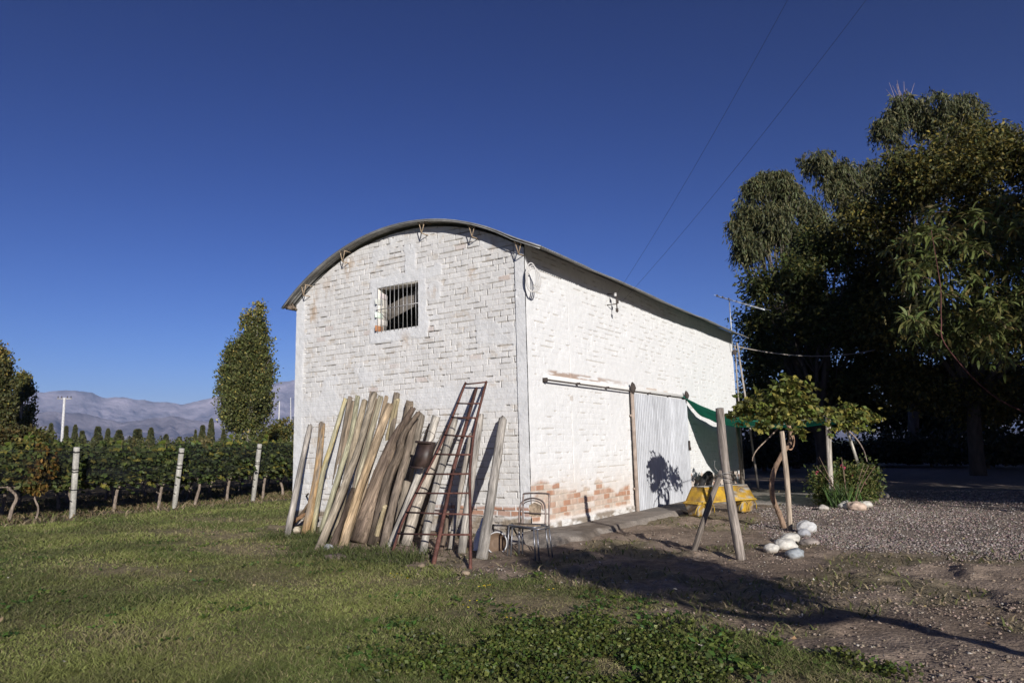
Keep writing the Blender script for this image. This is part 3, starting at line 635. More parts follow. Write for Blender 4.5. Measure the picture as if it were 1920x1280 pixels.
# dark box hung on the logs
def on_plane(px, py, p0, n):
    d = ray(px, py); return CAM+d*(((np.asarray(p0)-CAM)@n)/(d@n))
M_DARKTIN = mat('dark_tin', (.050, .032, .026), rough=.5, var=.4, vscale=9, spec=.4)
bx = [WY(783, 829, -1.02), WY(806, 831, -1.02), WY(795, 877, -1.18), WY(770, 875, -1.18)]
bo = empty('tin_box', bx[3], 'dark brown tin box hanging on the grey logs', 'box')
mb = MB(); dn = np.array([0, .15, .02]); q = np.array(bx); V = np.concatenate([q, q+dn]); mb.add(V, np.array([[3, 2, 1, 0], [4, 5, 6, 7], [0, 1, 5, 4], [1, 2, 6, 5], [2, 3, 7, 6], [3, 0, 4, 7]])); mb.build('box_body', M_DARKTIN, bo)
mb = MB(); mb.beam(q[0]+[-.02, -.015, .01], q[1]+[.025, -.015, .01], .05, .035, bev=.005); mb.build('box_rim', M_DARKTIN, bo)
mb = MB(); mb.beam(q[3]+[0, -.012, 0], q[2]+[.0, -.012, 0], .03, .025); mb.build('box_base', M_DARKTIN, bo)
mb = MB(); mb.tube(spline([q[0]+[.03, 0, 0], q[0]+[.1, .05, .18], q[1]+[.02, .1, .12], q[1]+[0, 0, 0]], 14), .004, 6); mb.build('box_handle', M_DARKTIN, bo, True)

# ------------------------------------------------------------------ orchard ladder
M_RED = mat('red_oxide_steel', (.115, .05, .038), rough=.8, spec=.3, var=.35, vscale=6, vscale2=30)
fa, fb, fc = G(733, 1043), G(812, 1056), G(882, 1061)
tp = (WY(873, 717, -.10)+WY(912, 715, -.10))/2
nrm = np.cross(fc-fa, tp-fa); nrm /= np.linalg.norm(nrm)
lad = empty('orchard_ladder', fa, 'rusty red tapered steel orchard ladder leaning on the gable wall', 'ladder')
Lp = [(733, 1043), (752, 985), (770, 945), (790, 905), (810, 866), (829, 828), (843, 795), (853, 770), (873, 717)]
Rp = [(882, 1061), (882, 985), (881, 930), (881, 885), (884, 850), (888, 815), (895, 780), (904, 745), (912, 715)]
def onl(p): return on_plane(p[0], p[1], fa, nrm)
def polyx(poly, py):
    a = np.array(poly)[::-1]; return np.interp(py, a[:, 1], a[:, 0])
for P_ in (Lp, Rp):
    mb = MB(); pts = spline([onl(p) for p in P_], 30); pts[0, 2] = -.03
    mb.tube(pts, .021, 4)
    mb.build('ladder_rail', M_RED, lad)
pb_ = nrm*(-.0) ; 
if (nrm@(CAM-fa)) < 0: nrm = -nrm
mb = MB(); a, b = fb, WY(893, 727, -.05); a[2] = -.03; m_ = on_plane(850, 880, (a+b)/2, nrm)
for p, q in ((a, m_), (m_, b)): mb.beam(p, q, .05, .03, nrm)
mb.build('ladder_prop', M_RED, lad)
rows = [(721, 717), (757, 757), (783, 784), (816, 819), (852, 853), (889, 889), (925, 925), (961, 965), (1001, 1003)]
for yl, yr in rows[::-1]:
    mb = MB(); p, q = onl((polyx(Lp, yl), yl)), onl((polyx(Rp, yr), yr))
    mb.tube([p+nrm*.012, (p+q)/2+nrm*.012+[0, 0, -.004], q+nrm*.012], .0125, 7); mb.build('rung', M_RED, lad, True)

# ------------------------------------------------------------------ chairs at the corner
M_CHROME = mat('dull_chrome', (.24, .24, .255), rough=.4, metal=.7, var=.25, vscale=14)
M_CHROMER = mat('rusty_chrome', (.22, .17, .15), rough=.5, metal=.6, var=.35, vscale=14)
M_SEAT = mat('worn_ply', (.30, .23, .16), rough=.9, var=.45, vscale=9, vscale2=30)
def chair(label, fl, fr, rl, rr, zs, back, seat=True, m=M_CHROME):
    c = empty('chair', (fl+fr+rl+rr)/4*[1, 1, 0], label, 'chair', 'metal tube chairs at the corner'); r = .0105
    up_ = lambda p, k, z_: np.array([p[0]+(np.mean([fl[0], fr[0], rl[0], rr[0]])-p[0])*k, p[1]+(np.mean([fl[1], fr[1], rl[1], rr[1]])-p[1])*k, z_])
    tops = [up_(p, .12, zs) for p in (fl, fr, rr, rl)]
    for p, t in zip((fl, fr, rr, rl), tops):
        mb = MB(); mb.tube([p+[0, 0, -.02-p[2]], t], r, 7); mb.build('leg', m, c, True)
    mb = MB(); mb.tube(spline(tops+tops[:1], 24), r, 7, cap=False); mb.build('seat_frame', m, c, True)
    if seat:
        mb = MB(); k = 20; ph = np.arange(k)*2*PI/k; cc = np.mean(tops, 0)
        ex = (tops[1]-tops[0])/2*.96; ey = (tops[3]-tops[0])/2*.96
        rg = np.stack([cc+ex*np.sign(np.cos(t))*abs(np.cos(t))**.6+ey*np.sign(np.sin(t))*abs(np.sin(t))**.6 for t in ph])
        V = np.concatenate([rg+[0, 0, .012], rg+[0, 0, -.012], [cc+[0, 0, .004]], [cc+[0, 0, -.016]]]); j = np.arange(k); j2 = (j+1) % k
        mb.add(V, [np.stack([j+k, j2+k, j2, j], -1), np.stack([j, j2, np.full(k, 2*k)], -1), np.stack([j2+k, j+k, np.full(k, 2*k+1)], -1)]); mb.build('seat', M_SEAT, c)
    bl, br = tops[3], tops[2]; h = back[1]-zs; lean = np.array([-.02, .07, 0]); w_ = br-bl
    if back[0] == 'arch': pr = [bl, bl+lean*.4+[0, 0, h*.55], bl+w_*.12+lean*.8+[0, 0, h*.88], bl+w_*.5+lean+[0, 0, h], bl+w_*.88+lean*.8+[0, 0, h*.88], br+lean*.4+[0, 0, h*.55], br]
    else: pr = [bl, bl+lean*.5+[0, 0, h*.5], bl+lean*.9+[0, 0, h*.9], bl+w_*.1+lean+[0, 0, h], bl+w_*.9+lean+[0, 0, h], br+lean*.9+[0, 0, h*.9], br+lean*.5+[0, 0, h*.5], br]
    mb = MB(); mb.tube(spline(pr, 40), r*1.15, 7); bf = mb.build('back_frame', M_CHROMER, c, True)
    if back[0] == 'arch':
        q = [p+(np.mean([bl, br], 0)+[0, 0, h*.45]-p)*.16 for p in pr[1:-1]]; mb = MB(); mb.tube(spline(q, 30), r*.7, 7); mb.build('inner_hoop', M_CHROMER, bf, True)
        mb = MB(); g_ = [bl+w_*f+lean*.7+[0, .01, h*z_] for f, z_ in ((.34, .30), (.78, .30), (.80, .72), (.55, .84), (.34, .72))]; g_ = np.array(g_); mb.add(np.concatenate([g_, g_+[0, .01, 0]]), [np.array([[4, 3, 2, 1, 0]]), np.array([[5, 6, 7, 8, 9]])]); mb.build('backrest', M_SEAT, c)
    else:
        mb = MB(); mb.tube([bl+lean*.4+[0, 0, h*.40], br+lean*.4+[0, 0, h*.38]], r*.8, 7); mb.build('back_rail', M_CHROMER, bf, True)
    return c
fl, fr = G(951, 1040), G(1004, 1048); d_ = (fr-fl)/np.linalg.norm(fr-fl); pv = np.array([-d_[1], d_[0], 0])
chair('tube chair with worn brown seat and rounded back in front of the corner', fl, fr, G(973, 1037), G(1029, 1040), .375, ('arch', .70))
o_ = d_*.045+pv*.02; rl_, rr_q = G(973, 1037), G(1029, 1040)
chair('bare tube chair frame with square-cornered back nested behind the brown-seated chair', fl+o_, fr+o_, rl_+o_, rr_q+o_, .355, ('square', .76), False)

# ------------------------------------------------------------------ white sack and basin by the ladder
M_SACK = mat('white_sack', (.66, .66, .67), rough=.7, var=.15, vscale=8)
b0 = G(893, 1030); sk = MB(); k, n = 16, 20; t = np.linspace(0, 1, k)[:, None]; a = np.arange(n)[None]*2*PI/n
rad = (.055+.03*np.sin(t*PI)-.04*t)*(1+.75*(fbm(a*2.1, t*6+0*a, 3, 801)-.5)*2)
V = np.stack([b0[0]+rad*np.cos(a)*.8+.06*t, b0[1]+rad*np.sin(a)+.16*t, .46*t**.9+.05*(vn(a*1.5, t*5+0*a, 802)-.5)*t], -1).reshape(-1, 3)
i = np.arange(k-1)[:, None]*n; j = np.arange(n)[None]; j2 = (j+1) % n
sk.add(V, np.stack([i+j, i+j2, i+n+j2, i+n+j], -1).reshape(-1, 4)); tag(sk.build('sack', M_SACK, None, True), 'crumpled white plastic sack between the ladder and the last pale post', 'sack')
M_BASIN = mat('enamel_basin', None, rough=.6, var=.2, vscale=12)
b1 = G(922, 1034); basin = MB(); n = 28; rr_ = [(.075, 0), (.115, .04), (.135, .09), (.150, .092), (.128, .088), (.105, .03), (.07, .012)]
ph = np.arange(n)*2*PI/n; Rt = np.array(Matrix.Rotation(math.radians(80), 3, 'X')); Rz = np.array(Matrix.Rotation(math.radians(20), 3, 'Z'))
V = np.concatenate([np.stack([r_*np.cos(ph), r_*np.sin(ph), np.full(n, z_)], -1) for r_, z_ in rr_])@Rt.T@Rz.T
V = V-[0, 0, V[:, 2].min()+.04]+b1+[0, .16, 0]; k = len(rr_); i = np.arange(k-1)[:, None]*n; j = np.arange(n)[None]; j2 = (j+1) % n
Cb = np.repeat(np.array([(.6, .6, .6)]*4+[(.16, .11, .075)]*3), n, 0)
basin.add(V, np.stack([i+j, i+j2, i+n+j2, i+n+j], -1).reshape(-1, 4), Cb); basin.add(V[:n], np.arange(n)[None][:, ::-1], (.6, .6, .6)); basin.add(V[-n:], np.arange(n)[None], (.16, .11, .075))
tag(basin.build('basin', M_BASIN, None, True), 'white enamel basin with brown inside, tipped on edge by the last pale post', 'basin')
M_RUBBER = mat('black_rubber', (.025, .024, .024), rough=.8, var=.3, vscale=20)
mb = MB(); mb.tube(spline([G(932, 1012), G(925, 1004)+[0, 0, .15], G(940, 1000)+[0, 0, .25], G(958, 1003)+[0, 0, .22], G(968, 1012)+[0, 0, .1], G(985, 1010)], 26), .014, 7); tag(mb.build('hose', M_RUBBER, None, True), 'black hose looped on the ground behind the brown-seated chair', 'hose')
log('brown weathered pole filling the gap right of the yellowish debarked pole', (618, 992), (664, 752), .045, .040, (.27, .21, .15), ytop=-.05)
log('dull brown pole tucked behind the ragged-topped pole', (655, 985), (708, 748), .05, .045, (.29, .22, .155), ytop=-.05)
log('grey-brown log in the gap between the hanging box and the whitish rail', (752, 1010), (806, 800), .055, .045, (.25, .20, .155), ytop=-.06)
log('short dark stake standing low behind the middle leg of the ladder', (826, 1030), (838, 960), .03, .028, (.22, .17, .13), ytop=-1.9)

# ------------------------------------------------------------------ things on the long wall
M_CABLE = mat('black_cable', (.03, .03, .035), rough=.6, var=0)
M_WHITE = mat('white_porcelain', (.55, .54, .52), rough=.35, spec=.5, var=.1)
mb = MB(); c0 = WX(996, 520, .16)
for k in range(3):
    ph = np.linspace(0, 2*PI, 40); r_ = .155+.012*k; c_ = c0+[.012*k, .02*k, -.02*k]
    mb.tube(c_+RT*(np.cos(ph)*(.085+.012*k))[:, None]+np.array([0, 0, 1])*(np.sin(ph)*(.235-.02*k))[:, None], .0105, 6, cap=False)
tag(mb.build('hose_coil', mat('grey_hose', (.55, .53, .50), rough=.6), None, True), 'grey hose coiled and hung under the roof edge at the near corner', 'hose')
ins = WX(1151, 566, .13); io = empty('insulator_bracket', ins*[0, 1, 1], 'small iron bracket with porcelain insulators high on the long wall', 'insulator')
mb = MB(); mb.tube([ins+[-.13, 0, .18], ins+[.06, 0, .14], ins+[.06, 0, -.22]], .012, 6); mb.tube([ins+[-.13, -.04, -.05], ins+[.06, 0, -.05]], .01, 6); mb.build('bracket', M_IRON, io, True)
for k, (dy, dzz) in enumerate(((-.05, .13), (.03, .0), (0, -.17))):
    p = ins+[.06, dy, dzz]; mb = MB(); mb.tube([p+[0, 0, -.035], p+[0, 0, -.015], p+[0, 0, 0], p+[0, 0, .02], p+[0, 0, .035]], [.02, .034, .022, .034, .015], 9); mb.build('insulator', M_WHITE if k == 0 else M_IRON, io, True)
def cable(a, b, sagm, r, label, name='overhead_wire', n=40, group=None, ext=0):
    t = np.linspace(0, 1+ext, n)[:, None]; p = a+(b-a)*t+np.array([0, 0, -1])*sagm*4*t*(1-t); mb = MB(); mb.tube(p, r, 5)
    return tag(mb.build(name, M_CABLE, None, True), label, 'wire', group)
cable(ins+[.08, -.05, .13], D(1478, -2, 8.4), .10, .0022, 'left one of the two thin wires rising from the long wall into the sky', group='overhead wires', ext=.5)
cable(ins+[.08, .25, .05], D(1626, -2, 8.4), .10, .0022, 'right one of the two thin wires rising from the long wall into the sky', group='overhead wires', ext=.5)
# conduit poles at the far corner, service cable
M_GPOLE = mat('grey_pole', (.33, .29, .25), rough=.8, var=.25, vscale=4)
a, b = G(1399, 905), WX(1373, 643, .10); b[1] = 12.0
a = np.array([.42, 12.0, 0.]); a = a+[0, 0, -.05]
mb = MB(); mb.tube([a, (a+b)/2+[.02, 0, 0], b+[0, 0, .1]], [.032, .03, .026], 8); tag(mb.build('corner_pole', M_GPOLE, None, True), 'thin leaning grey pole standing at the far corner of the shed', 'pole')
mb = MB(); mb.tube([(.05, 11.9, .3), (.06, 11.9, 4.25)], .022, 7); tag(mb.build('conduit', M_GPOLE, None, True), 'straight grey conduit running up the far edge of the long wall', 'conduit')
mb = MB(); mb.box((.09, 11.72, 4.02), (.10, .10, .14), bev=.01); mb.tube([(.09, 11.72, 3.95), (.1, 11.74, 3.8), (.06, 11.8, 3.7)], .012, 6); tag(mb.build('junction_box', M_IRON, None), 'small dark junction box under the eave at the far corner', 'box')
cable(np.array([.12, 12.0, 4.22]), D(1640, 656, 24.), .25, .016, 'pale cable from the far corner of the shed into the dark trees', 'service_cable').data.materials[0] = M_GPOLE
# aerial
at = empty('tv_antenna', (.1, 11.5, 4.3), 'thin metal television aerial on a mast at the far end of the roof', 'antenna')
M_ALU = mat('aluminium', (.50, .52, .55), rough=.45, metal=.6, var=.1)
A0 = np.array([.1, 11.5, 4.36]); q = proj(A0); zt = height_at(A0, 562)
mb = MB(); mb.tube([A0-[0, 0, .3], (.1, 11.5, zt+.04)], .017, 7); mb.build('mast', M_ALU, at, True)
bl = D(1343, 555, np.dot(A0-CAM, fw)+.5); br = D(1434, 581, np.dot(A0-CAM, fw)-.8); 
mb = MB(); mb.tube([bl, br], .016, 6); mb.build('boom', M_ALU, at, True)
dr = unit((br-bl)[None])[0]; cr = np.cross(dr, [0, 0, 1.]); cr /= np.linalg.norm(cr)
for f, L_ in ((.02, .30), (.14, .32), (.27, .34), (.44, .40), (.60, .62), (.74, .70), (.86, .78), (.97, .8)):
    p = bl+(br-bl)*f; mb = MB(); mb.tube([p-cr*L_/2+[0, 0, .02], p+[0, 0, .02], p+cr*L_/2+[0, 0, .02]], .006, 5); mb.build('antenna_rod', M_ALU, at, True)
for f in (.02, .14, .27):
    p = bl+(br-bl)*f; mb = MB(); mb.box(p+[0, 0, .02], (.04, .04, .07), bev=.008); mb.build('antenna_clip', M_IRON, at)

# ------------------------------------------------------------------ braced post
M_OLDPOST = mat('old_post', None, rough=.95, spec=.1, var=.5, vscale=1.8, vscale2=5, bump=.006, bscale=7, stretch=(18, 18, .9))
def post(label, bot, top, r0, r1, base, dt=0., name='post', cat='post', group=None, mids=(), m=None, b=None, wob=.08, knots=4, zt=None, t_=None, off=(0, 0)):
    a = G(*bot) if b is None else np.array(b, float); t = np.dot(a-CAM, fw)+dt
    e = D(top[0], top[1], t); pts = [a+[0, 0, -.06]]+[D(p[0], p[1], t-dt*(1-i_/(len(mids)+1.))) for i_, p in enumerate(mids, 1)]+[e]
    ax = e-a; q = Vector(ax).to_track_quat('Z', 'Y'); R = np.array(q.to_matrix()); loc = (np.array(pts)-a)@R
    if len(loc) == 2: loc = np.array([loc[0], loc.mean(0)+[.012*RS.randn(), .012*RS.randn(), 0], loc[1]])
    mb = MB(); k = 24; s_ = spline(loc, k); tt = np.linspace(0, 1, k); rad = (r0+(r1-r0)*tt)*(1+.10*(vn(tt*5, tt*0+r0*731, 900)-.5))
    C = np.array(base)*(.75+.5*fbm(tt*4, tt*0+r0*77, 2, 901))[:, None]; n = 12
    mb.tube(s_, rad, n, np.concatenate([np.repeat(C, n, 0), C[:1]*.6, C[-1:]*1.1]), wob=wob)
    o = mb.build(name, m or M_OLDPOST, None, True); o.location = Vector([float(v) for v in a]); o.rotation_mode = 'QUATERNION'; o.rotation_quaternion = q
    return tag(o, label, cat, group)
post('thick grey post leaning left, tied to a slanting brace', (1390, 1046), (1349, 765), .056, .050, (.25, .215, .185), name='wooden_post', mids=((1372, 950), (1358, 860)), knots=6)
post('slanting thinner grey brace tied to the thick leaning post', (1297, 1034), (1353, 882), .036, .032, (.22, .185, .155), dt=-.18, name='wooden_brace', cat='brace')
M_WIRE = mat('tie_wire', (.35, .33, .30), rough=.5, metal=.5, var=.2)
tc_ = D(1359, 888, np.dot(G(1390, 1046)-CAM, fw)-.02); mb = MB()
for k in range(4):
    ph = np.linspace(0, 2*PI, 24); mb.tube(np.stack([tc_[0]+.085*np.cos(ph), tc_[1]+.085*np.sin(ph), tc_[2]-.02*k+.035*np.cos(ph+k)], -1), .0035, 5, cap=False)
mb.tube(spline([tc_+[-.05, -.06, .02], tc_+[-.09, -.08, .08], tc_+[-.08, -.09, .16]], 8), .003, 5)
tag(mb.build('tie_wire', M_WIRE, None, True), 'twisted wire tying the brace to the thick leaning post', 'wire')

# ------------------------------------------------------------------ pergola with its vine, shade cloth
SB = G(1481, 991); P4 = G(1560, 949)
stake = post('square weathered stake holding up the pergola vine behind the white stones', (1481, 991), (1466, 808), .042, .036, (.36, .29, .22), name='pergola_post', group='posts of the pergola')
post('round pale grey pergola post standing in the flowering shrub', (1560, 949), (1552, 770), .055, .048, (.40, .36, .31), name='pergola_post', group='posts of the pergola')
bw = ground_at(1615, 16.2)
post('pale slanting pole at the far end of the pergola', None, (1588, 806), .035, .032, (.58, .54, .46), b=ground_at(1622, 17.2), dt=-.6, name='pergola_post', group='posts of the pergola')
tA = np.array([.06, 7.05, 2.46]); tD = D(1553, 783, np.dot(P4-CAM, fw)); tB = np.array([.30, 11.6, 2.30]); tC = D(1600, 790, 18.2)
M_SHADE = mat('green_shade_cloth', (.015, .17, .105), rough=.8, spec=.15, var=.25, vscale=4, transl=.35)
k = 40; uu, vv = np.meshgrid(np.linspace(0, 1, k), np.linspace(0, 1, k), indexing='ij')
S = lambda a, b, t: a+(b-a)*t[..., None]
Pt = S(S(tA, tD, uu)[0] if False else (tA+(tD-tA)*uu[..., None]), (tB+(tC-tB)*uu[..., None]), vv)
Pt[..., 2] -= .30*4*uu*(1-uu)*1.1*(1-.3*vv)+.50*4*vv*(1-vv)*(1-uu)**2
Pt[..., 2] += .05*(fbm(uu*7, vv*7, 3, 951)-.5)+.05*np.sin(vv*22+uu*4)*(1-uu)*.35
Pt[..., 1] += .35*4*vv*(1-vv)*(1-uu)**2*0
mb = MB(); mb.add(Pt.reshape(-1, 3), grid(k, k)); sh_ = mb.build('shade_cloth', M_SHADE, None, True); tag(sh_, 'sagging green shade cloth stretched from the door corner to the pergola', 'shade cloth')
mb = MB(); mb.tube([tA+[-.08, 0, .02], tA], .012, 6); mb.tube([Pt[0, 0], Pt[0, 0]+[.03, .01, 0]], .03, 7); mb.tube(Pt[:, 0], .010, 5)
mb.build('hem_rope', mat('green_hem', (.02, .15, .10), rough=.8), sh_, True)
mb = MB(); mb.tube([(.55, 9.9, -.03), (.5, 9.9, 2.0)], .05, 8, C=(.2, .17, .14)); tag(mb.build('pergola_post', M_OLDPOST, None, True), 'dark post holding the shade cloth close to the long wall', 'post', 'posts of the pergola')
mb = MB(); mb.tube([D(1400, 800, 12.5), D(1470, 795, 11.4), D(1552, 778, np.dot(P4-CAM, fw)), D(1600, 792, 16.5)], .008, 5); tag(mb.build('pergola_wire', M_WIRE, None, True), 'wire running along the pergola under the vine leaves', 'wire')
M_VINE = mat('vine_bark', None, rough=.95, var=.45, vscale=3, vscale2=9, bump=.006, bscale=12, stretch=(9, 9, 1.5))
rs = np.random.RandomState(21)
gv = empty('pergola_grapevine', G(1468, 985), 'yellow-green grapevine with twisted trunk climbing the pergola stake', 'grapevine')
tv = np.dot(G(1472, 985)-CAM, fw)
mb = MB(); mb.tube(spline([D(px, py, tv+dt) for px, py, dt in ((1470, 990, 0), (1462, 965, 0), (1450, 935, -.05), (1447, 905, -.1), (1452, 880, -.1), (1463, 858, -.12), (1474, 840, -.1), (1482, 828, 0), (1483, 812, .05), (1478, 795, 0))], 40), np.linspace(.045, .03, 40), 9, (.26, .175, .12), wob=.3)
mb.tube(spline([D(px, py, tv-.05) for px, py in ((1474, 840), (1484, 842), (1489, 828), (1485, 808), (1479, 800))], 20), .012, 6, (.36, .22, .14)); mb.build('trunk', M_VINE, gv, True)
mb = MB(); mb.tube(spline([D(px, py, tv-.1) for px, py in ((1462, 800), (1440, 822), (1420, 842), (1412, 856), (1411, 864))], 16), np.linspace(.012, .006, 16), 6, (.34, .26, .2)); mb.build('cane', M_VINE, gv, True)
mb = MB(); mb.tube(spline([D(px, py, 16.) for px, py in ((1592, 808), (1608, 825), (1620, 845), (1626, 866))], 14), np.linspace(.018, .01, 14), 6, (.3, .24, .2)); mb.build('cane', M_VINE, gv, True)
def pxblobs(L, k=.86): return [(*D(px, py, t), k*rx*t/F, k*rx*t/F*.9, k*ry*t/F) for px, py, t, rx, ry in L]
bl_ = pxblobs([(1455, 757, 11.4, 52, 22), (1478, 732, 11.3, 22, 24), (1412, 765, 11.8, 32, 19), (1500, 768, 11.9, 38, 17), (1470, 782, 11.2, 26, 9), (1535, 773, 13.2, 30, 9), (1588, 776, 15.2, 28, 18), (1605, 792, 15.4, 24, 14), (1628, 782, 15.6, 16, 9), (1562, 790, 14.6, 12, 18), (1384, 775, 12.1, 14, 16), (1488, 716, 11.3, 9, 8), (1515, 748, 11.5, 14, 16)])
P, ct = blob_points(bl_, 920, .12, 4, rs, .25)
for (x0_, y0_, x1_, y1_, t_) in ((1482, 735, 1476, 706, 11.3), (1400, 765, 1380, 768, 11.8), (1510, 765, 1524, 742, 11.5), (1440, 790, 1425, 806, 11.3), (1600, 780, 1622, 768, 15.5), (1630, 785, 1648, 782, 15.6), (1490, 795, 1500, 815, 11.2), (1455, 750, 1448, 735, 11.4)):
    f_ = rs.rand(26, 1); q_ = D(x0_, y0_, t_)*(1-f_)+D(x1_, y1_, t_)*f_+rs.randn(26, 3)*.04; P = np.concatenate([P, q_])
N = len(P)
dr = unit(rs.randn(N, 3)+np.array([.2, -.4, -.9])); mb = MB()
C = jitcol((.135, .15, .035), N, rs, .15, .4, (.30, .26, .06), .2)
for k_ in range(3):        # lobed leaves: three folded blades from one point
    a = (k_-1)*.75; s_ = unit(np.cross(dr, [.3, .2, 1.])); d2 = dr*np.cos(a)+s_*np.sin(a)
    leaves(mb, P, d2, .10-.02*abs(k_-1)+.03*rs.rand(N), .062, C, .12, rs)
mb.build('foliage', M_LEAF, gv)

# ------------------------------------------------------------------ yellow troughs, tyre, planks
M_YEL = mat('yellow_paint', None, rough=.55, spec=.4, var=.18, vscale=5, vscale2=22, bump=.002, bscale=40)
def trough(name, label, c, ang, L0, L1, W0_, W1_, h, flip, seed):
    """flared open box with a rim flange; flip = upside down"""
    e = empty(name, c, label, 'trough', 'yellow troughs'); R = np.array(Matrix.Rotation(ang, 3, 'Z')); n = 14
    def ring(L_, W_, z_): 
        p = []
        for (sx, sy) in ((-1, -1), (1, -1), (1, 1), (-1, 1)): p.append((sx*L_/2, sy*W_/2, z_))
        p = np.array(p); r = []
        for i in range(4):
            a, b = p[i], p[(i+1) % 4]; r += [a+(b-a)*t for t in np.linspace(0, 1, 12)[:-1]]
        return np.array(r)
    zs = np.linspace(0, 1, 8); rg = [ring(L0+(L1-L0)*t, W0_+(W1_-W0_)*t, h*t) for t in zs]
    if flip: rg = [np.c_[r[:, :2], h-r[:, 2]] for r in rg]
    V = np.concatenate(rg); n = len(rg[0]); i = np.arange(7)[:, None]*n; j = np.arange(n)[None]; j2 = (j+1) % n
    V = V+.006*np.stack([fbm(V[:, 0]*9+seed, V[:, 2]*9, 3, 961)-.5]*3, -1)
    q = fbm(V[:, 0]*4+seed*3, V[:, 2]*7+V[:, 1]*4, 3, 962)
    C = mix((.52, .31, .018), (.40, .235, .025), sst(.3, .6, fbm(V[:, 0]*9, V[:, 2]*5+seed, 2, 963))); C = mix(C, (.33, .31, .27), sst(.50, .56, q)); C = mix(C, (.12, .075, .045), sst(.62, .66, q)*.85); C = mix(C, (.20, .12, .05), .7*sst(.55, .7, fbm(V[:, 0]*16+seed, V[:, 2]*3+V[:, 1]*16, 3, 964)))
    mb = MB(); mb.add(V@R.T+c, np.stack([i+j, i+j2, i+n+j2, i+n+j], -1).reshape(-1, 4), C)
    b = rg[0]@R.T+c; mb.add(b, np.arange(n)[None][:, ::-1], (.34, .32, .28) if flip else (.3, .2, .05))
    o = mb.build('shell', M_YEL, e); sm = o.modifiers.new('thick', 'SOLIDIFY'); sm.thickness = .012
    zr = 0 if flip else h; mb = MB(); rr = ring(L1+.02, W1_+.02, zr)@R.T+c; mb.tube(np.concatenate([rr, rr[:1]]), .017, 6, (.52, .33, .05), cap=False); mb.build('rim', M_YEL, e)
    for sx in (-.28, .28):
        mb = MB(); a = np.array([sx*L1, -W1_/2*1.0-.005, h*.5]); y0 = -(W0_+(W1_-W0_)*.5)/2-.012
        ph = np.linspace(0, PI, 14); pp = np.stack([sx*L1+.13*np.cos(ph), np.full(14, y0)-.012*0, h*.18+.2*np.sin(ph)*.9], -1); 
        pp[:, 1] = -(W0_+(W1_-W0_)*((h-pp[:, 2]) if flip else pp[:, 2])/h)/2-.006
        mb.tube(pp@R.T+c, .010, 5, (.40, .26, .04)); mb.build('handle_loop', M_YEL, e, True)
    return e
ca = (G(1316, 966)+G(1416, 957))/2; ax_ = G(1416, 957)-G(1316, 966); ang = math.atan2(ax_[1], ax_[0]); LL = np.linalg.norm(ax_)
pn = np.array([-math.sin(ang), math.cos(ang), 0])
ca = ca+pn*.28
cl, cr_ = (G(1303, 967)+G(1344, 969))/2+pn*.16, (G(1387, 963)+G(1420, 958))/2+pn*.16
trough('yellow_trough', 'small yellow bin on the ground under the left end of the overturned trough', cl+[0, 0, .01], ang, .30, .40, .26, .36, .235, False, 1.3)
trough('yellow_trough', 'grey-stained yellow bin on the ground under the right end of the overturned trough', cr_+[0, 0, .01], ang, .28, .38, .26, .36, .235, False, 8.7)
trough('yellow_trough', 'battered yellow trough turned upside down across two small bins', (cl+cr_)/2+[0, 0, .262], ang, LL*.80, LL*.96, .30, .44, .27, True, 5.1)
mb = MB(); tcn = WX(1322, 925, .20); ph = np.linspace(0, 2*PI, 36); tr = .30
pts = np.stack([tcn[0]+.12*np.sin(ph), tcn[1]+tr*np.cos(ph), .33+tr*np.sin(ph)], -1); mb.tube(pts, .075, 10, cap=False); tag(mb.build('tyre', M_RUBBER, None, True), 'old black tyre leaning on the wall behind the yellow troughs', 'tyre')
mb = MB(); mb.beam(G(1262, 955)+[0, 0, .05], G(1304, 966)+[0, 0, .05], .12, .04, bev=.004); mb.build('plank', M_PLANK); tag(bpy.data.objects['plank'], 'grey plank lying on the ground left of the yellow troughs', 'plank')
def rock(name, label, base, rx, ry, rz, C, group, seed, m=None, rzr=0.):
    bm = __import__('bmesh').new(); __import__('bmesh').ops.create_icosphere(bm, subdivisions=4, radius=1)
    V = np.array([v.co[:] for v in bm.verts]); Fc = np.array([[v.index for v in f.verts] for f in bm.faces]); bm.free()
    n_ = .7*fbm(V[:, 0]*1.1+seed*7, V[:, 1]*1.1+V[:, 2]*1.3, 3, 971)+.3*fbm(V[:, 2]*2.5+seed, V[:, 0]*2.5-V[:, 1], 3, 972)
    V = V*(.60+.80*n_)[:, None]; V = V*[rx, ry, rz]
    R = np.array(Matrix.Rotation(rzr, 3, 'Z')); V = V@R.T; Cn = np.array(C)*(.8+.4*fbm(V[:, 0]*14+seed, V[:, 1]*14+V[:, 2]*14, 3, 973))[:, None]
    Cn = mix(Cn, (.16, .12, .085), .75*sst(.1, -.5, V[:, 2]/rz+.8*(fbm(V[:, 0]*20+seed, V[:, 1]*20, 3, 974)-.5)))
    mb = MB(); mb.add(V+[0, 0, rz*.34]+base, Fc, Cn); return tag(mb.build(name, m or M_ROCKM, None, True, loc=base), label, 'stone', group)
M_ROCKM = mat('river_stone', None, rough=.8, spec=.25, var=.15, vscale=9, vscale2=30, bump=.004, bscale=30)
WHT, GRY, GDK = (.56, .53, .47), (.30, .30, .30), (.22, .23, .24)
g_ = 'whitewashed stones round the pergola vine'
